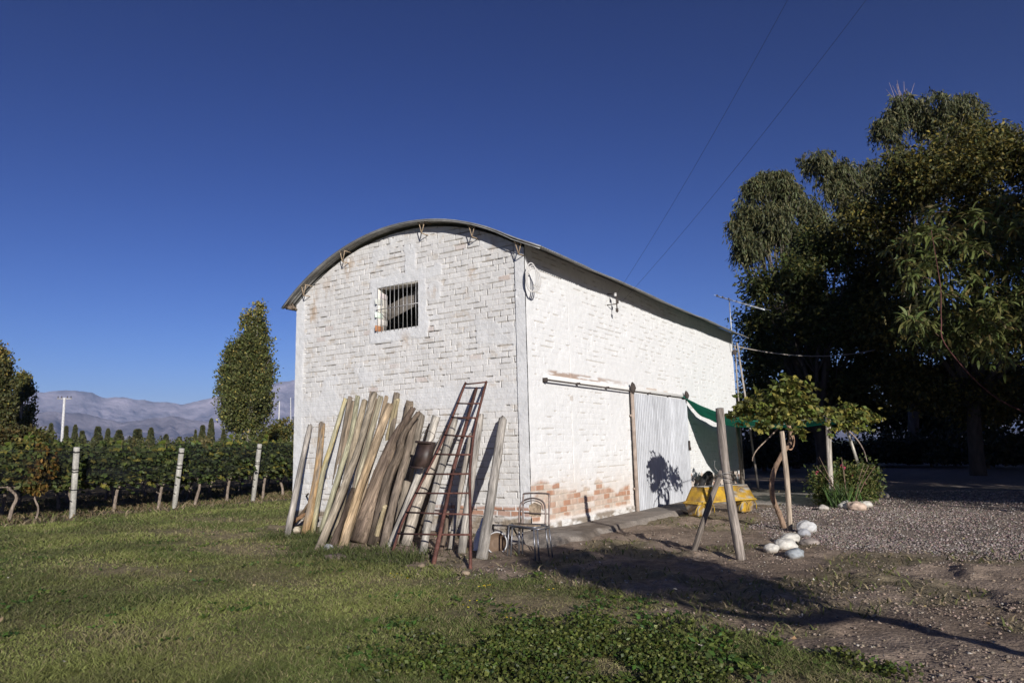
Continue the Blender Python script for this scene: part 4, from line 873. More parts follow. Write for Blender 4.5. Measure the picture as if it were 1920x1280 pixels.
for i, (px, py, r, rx, rz, C, lab) in enumerate((
    (1446, 1034, .10, 1.25, .9, WHT, 'small white stone at the left end of the stone ring'),
    (1472, 1028, .16, 1.15, .85, WHT, 'large white stone second from the left in the stone ring'),
    (1484, 1014, .15, 1.3, .75, WHT, 'white stone behind the large white stone in the ring'),
    (1491, 1042, .14, 1.5, .6, (.30, .32, .33), 'flat blue-grey stone lying in front of the white stones'),
    (1508, 1003, .13, 1.0, .7, (.33, .33, .34), 'grey stone right beside the foot of the stake'),
    (1513, 995, .19, 1.1, .75, (.55, .54, .52), 'half white half grey stone farthest right in the ring'),
    (1518, 1020, .13, 1.4, .5, (.34, .29, .25), 'flat brownish stone on the right of the ring'))):
    b = G(px, py); rock('stone', lab, b, r*rx*.72, r*.72, r*rz*.80, C, g_, i*1.7+.3, rzr=YAW*-0+.5*i)
for i, (px, py, r, C, lab) in enumerate(((1588, 953, .14, WHT, 'white stone under the flowering shrub'), (1607, 955, .15, (.55, .42, .33), 'pinkish stone under the flowering shrub'), (1622, 950, .12, WHT, 'rightmost pale stone under the flowering shrub'), (1545, 955, .09, (.5, .45, .4), 'small stone left of the shrub post'), (1652, 932, .14, (.4, .35, .3), 'brown stone right of the flowering shrub'))):
    rock('stone', lab, G(px, py), r*1.2, r, r*.8, C, 'stones under the flowering shrub', 20+i*1.3)
rock('stone', 'round cream stone among the wood scraps at the wall corner', G(556, 1003)+[0, 0, .06], .07, .065, .06, (.45, .39, .29), None, 33.)
rock('stone', 'broken brown stone in front of the ladder', G(873, 1076), .05, .04, .035, (.26, .20, .14), 'stones by the ladder', 35.)
rock('stone', 'small grey lump of mortar left of the big dark log', G(615, 1028), .07, .06, .05, (.36, .36, .37), None, 36.)
rock('stone', 'dark clod at the foot of the stack of logs', G(630, 1047), .16, .11, .05, (.13, .10, .085), None, 37.)
rock('stone', 'crumbled brick lump on the ground by the ladder prop', G(790, 1062), .05, .04, .03, (.24, .18, .13), 'stones by the ladder', 38.)

# flowering shrub by the pergola post
rs = np.random.RandomState(31)
sb = G(1592, 950); shb = empty('flowering_shrub', sb, 'bushy green shrub with a few pink flowers at the pergola post', 'shrub')
bl_ = pxblobs([(1545, 905, 14.9, 25, 30), (1580, 895, 15.2, 38, 32), (1620, 895, 15.6, 28, 34), (1590, 925, 15.0, 50, 26), (1560, 930, 14.8, 32, 20), (1635, 918, 15.6, 14, 22)])
P, ct = blob_points(bl_, 7500, .09, 8, rs, .3); k = P[:, 2] > .02; P = P[k]; ct = ct[k]; N = len(P); mb = MB()
leaves(mb, P, unit(P-ct+rs.randn(N, 3)*.15+[0, 0, .05]), .05+.05*rs.rand(N), .03+.02*rs.rand(N), jitcol((.075, .10, .026), N, rs, .15, .4, (.17, .16, .05), .25), .2, rs)
# long strappy leaves in the middle
n = 110; o = G(1580, 952); P0 = np.tile(o, (n, 1))+rs.randn(n, 3)*[.15, .1, 0]; a = rs.rand(n)*2*PI
leaves(mb, P0, np.stack([np.cos(a)*.5, np.sin(a)*.5, np.ones(n)], -1), .35+.3*rs.rand(n), .025, jitcol((.08, .13, .04), n, rs), .1, rs); mb.build('foliage', M_LEAF, shb)
mb = MB()
for k in range(14): a = rs.rand()*2*PI; mb.tube(spline([sb+[.1*np.cos(a), .1*np.sin(a), 0], sb+[.3*np.cos(a), .3*np.sin(a), .45], sb+[.55*np.cos(a), .5*np.sin(a), .8+.25*rs.rand()]], 8), np.linspace(.012, .004, 8), 5, (.2, .14, .1))
mb.build('stems', M_VINE, shb, True)
fl_ = [D(1578, 873, 14.8), D(1583, 876, 14.75), D(1532, 885, 14.6), D(1600, 890, 14.9), D(1621, 905, 15.3)]
for f in fl_:
    mb = MB(); n = 9; P0 = f+rs.randn(n, 3)*.010; leaves(mb, P0, unit(rs.randn(n, 3)), .032, .03, jitcol((.55, .10, .17), n, rs), .1, rs); mb.build('flower', mat('pink_petal', None, rough=.6, var=0, transl=.2), shb)

# ------------------------------------------------------------------ copies of a thing with its parts
def dup(root, loc, scale=None, rz=0., label=None):
    r = root.copy(); col.objects.link(r); r.location = Vector([float(v) for v in loc]); r.rotation_euler.z = rz
    if scale is not None: r.scale = scale
    if label: r['label'] = label
    for ch in list(root.children):
        c = ch.copy(); col.objects.link(c); c.parent = r
    return r

# ------------------------------------------------------------------ vineyard on the left
M_CPOST = mat('concrete_post', None, rough=.95, var=.25, vscale=6, vscale2=25, bump=.004, bscale=40)
fp = []
for lab, bt, tp_ in (('leftmost of the three pale fence posts with black net ties', (135, 971), (144, 838)), ('middle pale fence post with black net ties, leaning right', (326, 952), (341, 840)), ('pale fence post with black net ties nearest the shed', (474, 937), (487, 832))):
    a = G(*bt); t = np.dot(a-CAM, fw); b = D(tp_[0], tp_[1], t); e = empty('fence_post', a, lab, 'fence post', 'posts of the vine row'); fp.append((a, b))
    mb = MB(); mb.beam(a+[0, 0, -.08], b, .10, .10, (0, 1, 0), C=(.44, .42, .37), bev=.008); mb.build('post_shaft', M_CPOST, e)
    for f in (.93, .70, .64, .40, .23):
        p = a+(b-a)*(f+.02*RS.randn()); d_ = (b-a)/np.linalg.norm(b-a)*.012; mb = MB(); mb.beam(p-d_*(1.6 if f > .9 else 1), p+d_, .118, .118, (0, 1, 0)); mb.build('net_tie', M_RUBBER, e)
e0 = bpy.data.objects['fence_post']
for lab, p in (('pale fence post far left, only just inside the picture', fp[0][0]+[0, -3.0, 0]), ('pale fence post of the vine row in the shadow behind the shed', fp[2][0]+[-.3, 3.2, 0])): dup(e0, p, label=lab)
rs = np.random.RandomState(41)
def vine_proto(seed, cbase, alt, palt, label, group):
    r_ = np.random.RandomState(seed); v = empty('grapevine', (0, 0, 0), label, 'grapevine', group)
    bl_ = [(r_.randn()*.04, -.45+.3*k+.06*r_.randn(), 1.28+.12*r_.randn(), .30, .30, .42) for k in range(4)]+[(0, -.2+.4*r_.rand(), 1.75+.12*r_.rand(), .22, .30, .18), (.05, r_.randn()*.3, .92, .22, .32, .16)]
    P, ct = blob_points(bl_, 620, .10, 4, r_, .15); n = len(P); mb = MB()
    d_ = unit(r_.randn(n, 3)+np.array([.5, -.3, -.5])); C = jitcol(cbase, n, r_, .12, .4, alt, palt); s_ = unit(np.cross(d_, [.2, .3, 1.]))
    for k in (-1, 1): leaves(mb, P, d_*.9+s_*k*.45, .13+.04*r_.rand(n), .10, C, .12, r_)
    mb.build('foliage', M_LEAF, v)
    mb = MB(); mb.tube(spline([(0, 0, -.05), (.03*r_.randn(), .06*r_.randn(), .3), (.05*r_.randn(), .10*r_.randn(), .6), (0, .1*r_.randn(), .85)], 14), np.linspace(.045, .03, 14), 7, (.24, .19, .15), wob=.3)
    mb.tube(spline([(0, -.6, .88+.05*r_.randn()), (.02, -.2, .84), (0, .05, .82), (0, .3, .86), (.02, .62, .88)], 16), .018, 6, (.24, .19, .15)); mb.build('trunk', M_VINE, v, True)
    if r_.rand() < .8: mb = MB(); a = r_.rand()*6; mb.tube(spline([(0, .1, 1.5), (.1*np.cos(a), .1+.1*np.sin(a), 1.9), (.2*np.cos(a), .1+.25*np.sin(a), 2.05+.15*r_.rand())], 8), .006, 5, (.3, .25, .1)); P = np.array([(.15*np.cos(a)*f, .1+.2*np.sin(a)*f, 1.5+.62*f) for f in np.linspace(.3, 1, 14)]); mb.build('cane', M_VINE, v, True); mb2 = MB(); leaves(mb2, P, unit(r_.randn(14, 3)), .13, .11, jitcol((.12, .15, .03), 14, r_), .1, r_); mb2.build('shoot', M_LEAF, v)
    return v
rowline = lambda y: np.array([-12.55-.10*max(0, y-1.7), y, 0.])
specs = [((.095, .118, .034), (.23, .20, .05), .14), ((.082, .105, .032), (.20, .18, .04), .14), ((.105, .125, .036), (.25, .20, .05), .2), ((.075, .10, .032), (.16, .17, .04), .12)]
prot = [vine_proto(50+i, *s_, 'green grapevine in the front vine row behind the dark netting', 'grapevines of the front row') for i, s_ in enumerate(specs)]
org = vine_proto(77, (.13, .095, .025), (.22, .12, .03), .4, 'orange-leaved grapevine left of the leftmost pale fence post', 'grapevines of the front row')
org.location = Vector(tuple(float(v) for v in rowline(-1.45)+[.15, 0, 0])); org.scale = (.9, .42, .86); k = 0
for i, yv in enumerate(np.arange(-7.6, 17, 1.15)):
    p = rowline(yv)+[.06*rs.randn(), .08*rs.randn(), 0]; sc_ = (1, 1, .84+.10*rs.rand())
    if k < 4: prot[k].location = Vector([float(v) for v in p]); prot[k].scale = sc_
    else: dup(prot[rs.randint(4)], p, sc_)
    k += 1
for row, dx in ((2, 2.45), (3, 4.9)):
    for yv in np.arange(-7.5, 19, 1.3):
        o = dup(prot[rs.randint(4)], rowline(yv)+[-dx+.06*rs.randn(), .1*rs.randn(), 0], (1, 1.1, .82+.12*rs.rand()), label='green grapevine in the %s row back from the lawn' % ('second', 'third')[row-2]); o['group'] = 'grapevines of the %s row' % ('second', 'third')[row-2]
mb = MB()
for dx in (7.4, 9.8, 12.3, 14.8, 17.3, 20, 23, 26, 30):
    n = 5200; yv = -14+48*rs.rand(n); P = np.stack([-12.6-dx+.22*rs.randn(n), yv, .75+.85*rs.rand(n)**.8+.18*(vn(yv*1.1, yv*0, 5)-.3)], -1)
    leaves(mb, P, unit(rs.randn(n, 3)+[.4, -.3, -.4]), .22, .2, jitcol((.09, .11, .034), n, rs, .12, .4, (.2, .18, .04), .14), .1, rs)
tag(mb.build('vineyard', M_LEAF), kind='stuff')
# netting: knitted dark mesh hung between the posts
mn = mat('bird_net', (.012, .013, .018), rough=.8, var=0); n_ = mn.node_tree.nodes; l_ = mn.node_tree.links
tc = n_.new('ShaderNodeTexCoord'); mp_ = n_.new('ShaderNodeMapping'); mp_.inputs['Scale'].default_value = (1, .7, 3.2); l_.new(tc.outputs['Object'], mp_.inputs[0])
tx = n_.new('ShaderNodeTexNoise'); tx.inputs['Scale'].default_value = 1.6; tx.inputs['Detail'].default_value = 5; l_.new(mp_.outputs[0], tx.inputs[0])
mr = n_.new('ShaderNodeMapRange'); mr.inputs['From Min'].default_value = .35; mr.inputs['From Max'].default_value = .68; mr.inputs['To Min'].default_value = .05; mr.inputs['To Max'].default_value = .48
l_.new(tx.outputs[0], mr.inputs[0]); l_.new(mr.outputs[0], n_['Principled BSDF'].inputs['Alpha'])
yy = np.linspace(-8, 15, 400); zz = np.linspace(0, 1, 14); A, B_ = np.meshgrid(yy, zz, indexing='ij')
xb = -12.16-.10*np.maximum(0, A-1.7)+.10*(fbm(A*1.1, B_*1.5, 3, 981)-.5)
top = 1.66+.10*(vn(A*.55, A*0, 982)-.5)+.03*(vn(A*4, A*0, 984)-.5); bot = .82+.22*(fbm(A*.9, A*0, 2, 983)-.5)
mb = MB(); mb.add(np.stack([xb, A, bot+(top-bot)*B_], -1).reshape(-1, 3), grid(400, 14)); mb.tube(np.stack([xb[:, -1], yy, top[:, -1]], -1), .012, 5); mb.tube(np.stack([xb[:, 0], yy, bot[:, 0]], -1), .010, 5)
tag(mb.build('bird_net', mn, None, True), 'dark bird netting hung along the front vine row', 'netting')
mb = MB(); mb.tube(spline([(-12.2, -8, 1.74), fp[0][1]-[0, 0, .1], fp[1][1]-[0, 0, .08], fp[2][1]-[0, 0, .08], (-13.2, 14, 1.75)], 60), .0035, 5); tag(mb.build('trellis_wire', M_CABLE, None, True), 'thin wire strung along the tops of the fence posts', 'wire')

# ------------------------------------------------------------------ trees
def crown_mesh(name, blobs, n, cr, m, L, W, cbase, alt, palt, parent, rs, down=.35, shell=.45, out=.6, mt=None):
    P, ct = blob_points(blobs, n, cr, m, rs, shell); k = (P[:, 2] > .25) & (fbm(P[:, 0]*.8+P[:, 1]*.35, P[:, 2]*.9-P[:, 1]*.6, 3, 16) > .29); P, ct = P[k], ct[k]; N = len(P); mb = MB()
    d_ = unit(unit(P-ct)*out+rs.randn(N, 3)*.55+np.array([0, 0, -down]))
    cl = .75+.5*h1(np.arange(N)//m, 5); C = jitcol(cbase, N, rs, .12, .35, alt, palt)*cl[:, None]
    leaves(mb, P, d_, L*(.7+.6*rs.rand(N)), W*(.7+.6*rs.rand(N)), C, .18, rs); return mb.build(name, mt or M_LEAF, parent)
def limbs(parent, base, blobs, r0, rs, C=(.075, .062, .052), split=.35):
    mb = MB(); top = np.mean([b[:3] for b in blobs], 0); sp = base+(top-base)*split; sp[2] = max(sp[2], base[2]+1.2)
    mb.tube(spline([base-[0, 0, .1], (base+sp)/2+rs.randn(3)*.08, sp], 12), np.linspace(r0, r0*.75, 12), 9, C, wob=.15)
    for b in blobs:
        e = np.array(b[:3])+[0, 0, -.1*b[5]]; md = sp+(e-sp)*.5+rs.randn(3)*.12*np.linalg.norm(e-sp)*.4; mb.tube(spline([sp-[0, 0, .1], md, e], 12), np.linspace(r0*.5, r0*.08, 12), 7, C)
        for _ in range(4): q = e+unit(rs.randn(1, 3))[0]*np.array(b[3:6])*.8; mb.tube(spline([md, (md+q)/2+rs.randn(3)*.1, q], 7), np.linspace(r0*.16, r0*.03, 7), 5, C)
    return mb.build('trunk', M_BARK, parent, True)
def split(blobs, k, f, rs, spread=.62):
    o = []
    for b in blobs:
        b = np.array(b)
        for _ in range(k):
            v = unit(rs.randn(1, 3))[0]*rs.rand()**.4*spread; g_ = f*(.65+.7*rs.rand()); o.append((*(b[:3]+v*b[3:6]), *(b[3:6]*g_*(.8+.4*rs.rand(3)))))
    return o
# columnar poplars
def poplar(px, pt, t, prof, n, L, label, cbase, alt, seed, group='poplars beyond the vineyard', pb=838):
    """prof: rows (py, left px, right px)"""
    r_ = np.random.RandomState(seed); b = ground_at(px, t); e = empty('poplar_tree', b, label, 'poplar', group)
    pr = np.array(prof, float); blobs = []; K = 34
    for k in range(K):
        f = (k+.5)/K; y = pr[0, 0]+(pr[-1, 0]-pr[0, 0])*f; l = np.interp(y, pr[:, 0], pr[:, 1]); r = np.interp(y, pr[:, 0], pr[:, 2]); hw = (r-l)/2
        for s_ in ((-.58, .02, .58) if hw > 14 else (0,)):
            c = D((l+r)/2+hw*(s_+.25*r_.randn()*.6), y, t+hw*t/F*r_.randn()*.4); w_ = max(hw*(.30 if hw > 14 else .55), 3)*t/F*(.5+.9*r_.rand()); blobs.append((*c, w_*(.7+.5*r_.rand()), w_*(.7+.5*r_.rand()), w_*(1.7+1.3*r_.rand())))
    for _ in range(26):      # upright twigs that break the outline
        y = pr[0, 0]+(pr[-1, 0]-pr[0, 0])*(.03+.9*r_.rand()); l = np.interp(y, pr[:, 0], pr[:, 1]); r = np.interp(y, pr[:, 0], pr[:, 2]); s_ = 1 if r_.rand() < .5 else -1
        c = D((l+r)/2+s_*(r-l)/2*(.85+.25*r_.rand()), y, t); blobs.append((*c, 3.2*t/F, 3.2*t/F, 11*t/F*(.6+.7*r_.rand())))
    P, ct = blob_points(blobs, n, L*1.1, 14, r_, .3); q = fbm(P[:, 0]*.62+P[:, 1]*.3+seed, P[:, 2]*.5-P[:, 1]*.4, 3, 15); P = P[q > .27]; q = q[q > .27]; N = len(P); mb = MB()
    d_ = unit(r_.randn(N, 3)*.6+(P-np.array([b[0], b[1], 0])*1.)*np.array([.2, .2, 0])+np.array([0, 0, .55])); hgt = (P[:, 2]-P[:, 2].min())/np.ptp(P[:, 2])
    C = jitcol(cbase, N, r_, .12, .35); q = r_.rand(N) < (.06+.5*sst(.74, 1, hgt)); C[q] = jitcol(alt, q.sum(), r_, .1, .3); C = C*(.75+.5*h1(np.arange(N)//14, 6))[:, None]*(.8+.9*(q-.4)/.3)[:, None].clip(.75, 1.35)
    leaves(mb, P, d_, L*(.7+.6*r_.rand(N)), L*.7, C, .15, r_); mb.build('crown', M_LEAF, e)
    mb = MB(); tp_ = D((pr[0, 1]+pr[0, 2])/2, pr[0, 0]+10, t); mb.tube(spline([b, b+(tp_-b)*.4, tp_], 10), np.linspace(.32, .03, 10)*t/60, 7, (.2, .18, .15))
    for k in range(14): q = blobs[r_.randint(len(blobs)//3, len(blobs))]; p0 = b+(tp_-b)*(.12+.5*r_.rand()); p0[2] = min(p0[2], q[2]-.3); mb.tube([p0, np.array(q[:3])], [.06, .02], 5, (.2, .18, .15))
    mb.build('trunk', M_BARK, e, True); return e
poplar(463, 565, 60, [(564, 483, 488), (580, 474, 494), (605, 456, 497), (635, 442, 499), (660, 428, 508), (690, 418, 512), (730, 414, 510), (765, 412, 503), (790, 428, 492), (812, 444, 480), (832, 450, 472)], 42000, .21, 'tall broad poplar with yellowing tip standing left of the shed', (.155, .168, .056), (.30, .25, .07), 61)
poplar(-2, 655, 46, [(652, -10, 2), (680, -20, 12), (720, -26, 17), (760, -28, 16), (800, -26, 12), (835, -14, 6)], 24000, .18, 'tall dark poplar cut by the left edge of the picture', (.12, .12, .042), (.25, .19, .05), 62)
poplar(42, 705, 52, [(702, 40, 46), (725, 36, 53), (760, 33, 57), (800, 31, 54), (835, 36, 50)], 16000, .18, 'smaller poplar right of the tall dark poplar', (.13, .138, .048), (.24, .2, .05), 63)
def bush(name, label, cat, px, py, t, rx, ry, n, L, cb, al, pa, seed, group=None):
    r_ = np.random.RandomState(seed); b = ground_at(px, t); e = empty(name, b, label, cat, group); w_, h_ = rx*t/F, ry*t/F; c = D(px, py, t)
    bl_ = [(c[0]+w_*.5*r_.randn(), c[1]+w_*.5*r_.randn(), max(c[2]+h_*.35*r_.randn(), .4), w_*.6, w_*.6, h_*.65) for _ in range(7)]
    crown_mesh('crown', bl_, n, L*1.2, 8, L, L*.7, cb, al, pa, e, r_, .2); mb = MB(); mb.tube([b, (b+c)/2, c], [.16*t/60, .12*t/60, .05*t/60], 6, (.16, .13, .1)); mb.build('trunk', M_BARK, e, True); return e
bush('round_tree', 'round yellow-green tree between the tall broad poplar and the shed', 'tree', 524, 812, 95, 26, 18, 4500, .4, (.10, .105, .03), (.16, .13, .03), .3, 64)
bush('leafy_bush', 'olive bush under the poplars at the far left', 'bush', 64, 822, 44, 18, 13, 4000, .22, (.085, .088, .026), (.14, .11, .03), .25, 65)
bush('leafy_bush', 'brownish bush at the foot of the tall dark poplar', 'bush', 14, 822, 43, 18, 14, 4000, .22, (.075, .07, .024), (.13, .09, .03), .3, 66)
far = None
for i, (px, py, w_) in enumerate(((92, 795, 8), (121, 800, 7), (138, 797, 8), (152, 809, 8), (181, 800, 10), (200, 801, 7), (221, 803, 13), (256, 800, 15), (281, 802, 9), (365, 803, 6), (378, 799, 8), (394, 787, 8), (418, 803, 8), (445, 806, 6), (474, 812, 6), (488, 808, 5), (543, 806, 6), (310, 815, 8), (335, 818, 8))):
    t = 165.+20*(i % 3); b = ground_at(px, t); H_ = height_at(b, py); W_ = w_*t/F
    if far is None or i < 3:
        r_ = np.random.RandomState(90+i); far = empty('far_poplar', b, 'small distant poplar in the line of trees beyond the vineyard', 'poplar', 'small poplars in the distance')
        n = 3600; f = r_.rand(n)**.8; rad = .80*np.sin(np.clip(f*.86+.12, 0, 1)*PI)**.55*(1.1-.35*f)*(.6+.4*r_.rand(n))*(.75+.5*vn(f*9, f*0+i*7, 5)); a = r_.rand(n)*2*PI
        P = np.stack([rad*np.cos(a), rad*np.sin(a), .06+.94*f], -1)*[W_, W_, H_]+b; mb = MB(); leaves(mb, P, unit(r_.randn(n, 3)*.5+[0, 0, .6]), .42, .3, jitcol((.085, .092, .034), n, r_, .1, .3, (.12, .10, .03), .15), .1, r_); mb.build('crown', M_LEAF, far)
        mb = MB(); mb.tube([b, b+[0, 0, H_*.6]], [.25, .08], 5, (.16, .14, .12)); mb.build('trunk', M_BARK, far); prot_ = (prot_ if i else [])+[(far, W_, H_)]
    else:
        p, w0, h0 = prot_[i % 3]; dup(p, b, (W_/w0*(.75+.5*rs.rand()), W_/w0*(.75+.5*rs.rand()), H_/h0*(.92+.14*rs.rand())), rz=i*1.3)

rs = np.random.RandomState(99); mb = MB()
for px in np.arange(-120, 640, 9.):
    t = 120+40*rs.rand(); b = ground_at(px+6*rs.randn(), t); H_ = height_at(b, 818+9*rs.rand()); w_ = (7+7*rs.rand())*t/F; n = 420
    v = unit(rs.randn(n, 3))*rs.rand(n, 1)**.5; P = b+[0, 0, H_*.5]+v*[w_, w_, H_*.55]; leaves(mb, P[P[:, 2] > 0], unit(rs.randn((P[:, 2] > 0).sum(), 3)), .5, .35, jitcol((.09, .095, .034) if rs.rand() < .7 else (.14, .12, .04), (P[:, 2] > 0).sum(), rs, .1, .35), .1, rs)
tag(mb.build('treeline', M_LEAF), kind='stuff')
# power poles in the distance
def upole(px, py, t, r, label, arm=True):
    b = ground_at(px[0], t); tp_ = D(px[1], py, t); e = empty('power_pole', b, label, 'power pole', 'distant power poles'); mb = MB(); mb.tube([b, tp_], [r, r*.7], 8, (.55, .54, .52)); mb.build('pole_shaft', M_CPOST, e, True)
    if arm:
        mb = MB(); mb.beam(tp_+RT*-.9+[0, 0, -.15], tp_+RT*.9+[0, 0, -.15], .12, .12, C=(.45, .44, .42)); mb.build('crossarm', M_CPOST, e)
        for s_ in (-.8, -.35, .35, .8): mb = MB(); q = tp_+RT*s_; mb.tube([q+[0, 0, -.1], q, q+[0, 0, .18]], [.03, .07, .04], 6, (.3, .28, .26)); mb.build('insulator', M_IRON, e)
upole((115, 121), 745, 88, .20, 'white concrete power pole with a crossarm beyond the vineyard')
upole((521, 524), 752, 120, .14, 'thin pale pole in front of the round yellow-green tree', False)
upole((546, 545), 745, 150, .11, 'faint thin pole just left of the shed wall', False)

# big dark walnut trees on the right, seen from their shaded side
rs = np.random.RandomState(71)
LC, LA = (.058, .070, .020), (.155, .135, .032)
def tree(name, label, cat, blobs, base, n, cr, m, L, W, cb, al, pa, r0, group, seed, down=.35, shell=.4, sf=.35, sp=True):
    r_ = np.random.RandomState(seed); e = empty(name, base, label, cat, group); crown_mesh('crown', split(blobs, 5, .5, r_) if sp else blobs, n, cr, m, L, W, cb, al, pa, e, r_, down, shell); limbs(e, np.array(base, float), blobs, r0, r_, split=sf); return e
b1 = pxblobs([(1480, 510, 26, 70, 55), (1570, 465, 26.5, 80, 65), (1442, 590, 26, 50, 75), (1540, 590, 26, 105, 85), (1446, 680, 26, 52, 55), (1590, 690, 27, 95, 70), (1640, 560, 27, 90, 95), (1500, 660, 27.5, 70, 60), (1500, 760, 28, 70, 40), (1600, 770, 28, 80, 40), (1424, 530, 26, 42, 55), (1418, 620, 26, 38, 60), (1420, 705, 26, 38, 60), (1428, 775, 27, 46, 42), (1500, 560, 27, 60, 70), (1520, 470, 27, 50, 45), (1600, 620, 28, 80, 80), (1470, 735, 27.5, 60, 45), (1560, 725, 28, 70, 50), (1650, 700, 28, 70, 60), (1520, 620, 28.5, 90, 80)])
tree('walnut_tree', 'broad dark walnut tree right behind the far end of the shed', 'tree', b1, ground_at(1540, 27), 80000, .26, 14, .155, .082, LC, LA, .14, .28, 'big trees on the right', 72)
b2 = pxblobs([(1640, 420, 25, 80, 65), (1710, 350, 24, 95, 80), (1830, 310, 24, 105, 80), (1930, 290, 24, 90, 85), (1720, 480, 25, 110, 95), (1850, 440, 24, 120, 100), (1960, 420, 24, 90, 100), (1700, 610, 25, 110, 85), (1840, 600, 25, 120, 95), (1960, 600, 24, 100, 100), (1720, 720, 26, 110, 65), (1850, 730, 25.5, 120, 75)])
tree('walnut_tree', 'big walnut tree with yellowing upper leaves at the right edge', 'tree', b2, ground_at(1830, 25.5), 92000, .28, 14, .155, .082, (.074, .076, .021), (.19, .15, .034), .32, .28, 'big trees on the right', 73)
# drooping eucalyptus behind
def hang(name, label, blobs, base, n, L, seed, r0):
    r_ = np.random.RandomState(seed); e = empty(name, base, label, 'tree', 'big trees on the right'); mb = MB(); m = 16
    sb2 = split([(*b[:3], b[3]*1.2, b[4]*1.2, b[5]*1.15) for b in blobs], 5, .48, r_, .72); c, _ = blob_points(sb2, n//m, .05, 1, r_, .55); K = len(c); f = np.tile(np.arange(m)/m, K)
    ln = np.repeat(.35+.75*r_.rand(K), m); sw = np.repeat(unit(r_.randn(K, 3)*[1, 1, .2])*.35, m, 0)
    P = np.repeat(c, m, 0)+sw*(f*(1-.4*f))[:, None]*ln[:, None]*1.6-np.stack([0*f, 0*f, ln*f*f], -1)+r_.randn(K*m, 3)*.06; N = len(P)
    d_ = unit(r_.randn(N, 3)*.4+np.array([0, 0, -1.])+sw*.8); C = jitcol((.10, .108, .048), N, r_, .1, .35, (.16, .14, .06), .2)*np.repeat(.65+.7*r_.rand(K), m)[:, None]
    leaves(mb, P, d_, L*(.6+.8*r_.rand(N)), L*.24, C, .1, r_); mb.build('crown', M_LEAF, e); limbs(e, np.array(base, float), blobs, r0, r_, (.12, .10, .085), .5)
    return e
hang('eucalyptus_tree', 'drooping grey-green tree top left of the taller one, above the dark walnut', pxblobs([(1425, 350, 36, 38, 26), (1470, 360, 36, 40, 32), (1400, 405, 36, 34, 30), (1455, 410, 36, 50, 35), (1510, 400, 36, 38, 38), (1378, 425, 36, 24, 22), (1540, 430, 36, 40, 30), (1425, 455, 36, 42, 26), (1490, 445, 36, 46, 34), (1392, 455, 36, 22, 24), (1450, 330, 36, 36, 18)]), ground_at(1490, 36), 36000, .26, 81, .2)
e2 = hang('eucalyptus_tree', 'tallest drooping grey-green tree top rising above the yellowing walnut', pxblobs([(1735, 215, 38, 50, 38), (1800, 215, 38, 46, 42), (1655, 235, 38, 40, 32), (1690, 200, 38, 30, 25), (1835, 245, 38, 30, 45), (1545, 300, 37, 34, 22), (1590, 320, 37, 44, 32), (1640, 330, 38, 44, 34), (1690, 300, 38, 34, 55), (1560, 345, 37, 26, 22), (1770, 270, 38, 42, 30), (1720, 350, 38, 50, 40), (1890, 250, 38, 40, 20), (1600, 375, 37, 30, 22)]), ground_at(1710, 38), 44000, .26, 82, .3)
mb = MB(); q0 = D(1694, 215, 38)
for k in range(16): mb.tube([q0+rs.randn(3)*.2, q0+[.35*rs.randn(), .3*rs.randn(), .9+1.0*rs.rand()]], [.02, .006], 4, (.34, .26, .25))
mb.build('bare_twig', M_BARK, e2)
# spray of long curved leaves reaching in from a tree whose trunk stands outside the picture on the right
pt_ = empty('peach_tree', (9.6, 9.2, 0), 'light green tree whose long curved leaves reach in from the right edge', 'tree', 'big trees on the right')
mbt, mbl = MB(), MB()
def curved(mb, P, d, L, W, C, rs, droop=1.0):
    N = len(P); d = unit(d); s = unit(np.cross(d, [0, 0, 1.])+.35*rs.randn(N, 3)); p = P.copy(); pts = [p]; L = np.asarray(L)[:, None]; dd = d.copy()
    for k in range(4): p = p+dd*L/4; dd = unit(dd+np.array([0, 0, -.55*droop])*(.6+.5*rs.rand(N, 1))); pts.append(p)
    wd = [.18, .85, 1., .65, .04]; V = np.stack([q+sg*s*(W*wk/2)[:, None] for q, wk in zip(pts, wd) for sg in (-1, 1)], 1).reshape(-1, 3); i = np.arange(N)[:, None]*10
    mb.add(V, np.concatenate([i+[2*k, 2*k+1, 2*k+3, 2*k+2] for k in range(4)]), np.repeat(C, 10, 0))
for k in range(80):
    u_, v_ = 1650+300*rs.rand()**.8, 400+330*rs.rand()
    if v_ > 600+.35*(u_-1650) or (u_ < 1700 and v_ < 440): continue
    t = 15.6+2.4*rs.rand(); e = D(u_, v_, t); s0 = e+np.array([.35+.35*rs.rand(), .3*rs.randn(), -.5+.6*rs.rand()]); tw = spline([s0, (s0+e)/2+[0, 0, .12], e], 14)
    mbt.tube(tw, np.linspace(.008, .004, 14), 5, (.14, .085, .055)); n = 34; ii = rs.randint(2, 14, n); P = tw[ii]+rs.randn(n, 3)*.02; a = rs.randn(n, 3)
    curved(mbl, P, a+np.array([-.25, -.2, .55]), .26+.16*rs.rand(n), .055+.025*rs.rand(n), jitcol((.14, .16, .05), n, rs, .12, .35, (.18, .14, .05), .12), rs)
for px, py in ((1770, 470), (1772, 560), (1765, 610)): pass
mbt.tube(spline([D(px, py, 15.6) for px, py in ((1746, 432), (1756, 490), (1764, 545), (1765, 600), (1775, 650))]+[D(1860, 740, 16.4), D(1960, 790, 17)], 30), np.linspace(.007, .016, 30), 6, (.13, .055, .05))
bl_ = pxblobs([(1800, 520, 17.5, 100, 80), (1900, 480, 17.5, 80, 100), (1880, 620, 17.2, 90, 70), (1770, 620, 17.5, 80, 45)]); P, ct = blob_points(bl_, 4200, .25, 8, rs, .3); N = len(P)
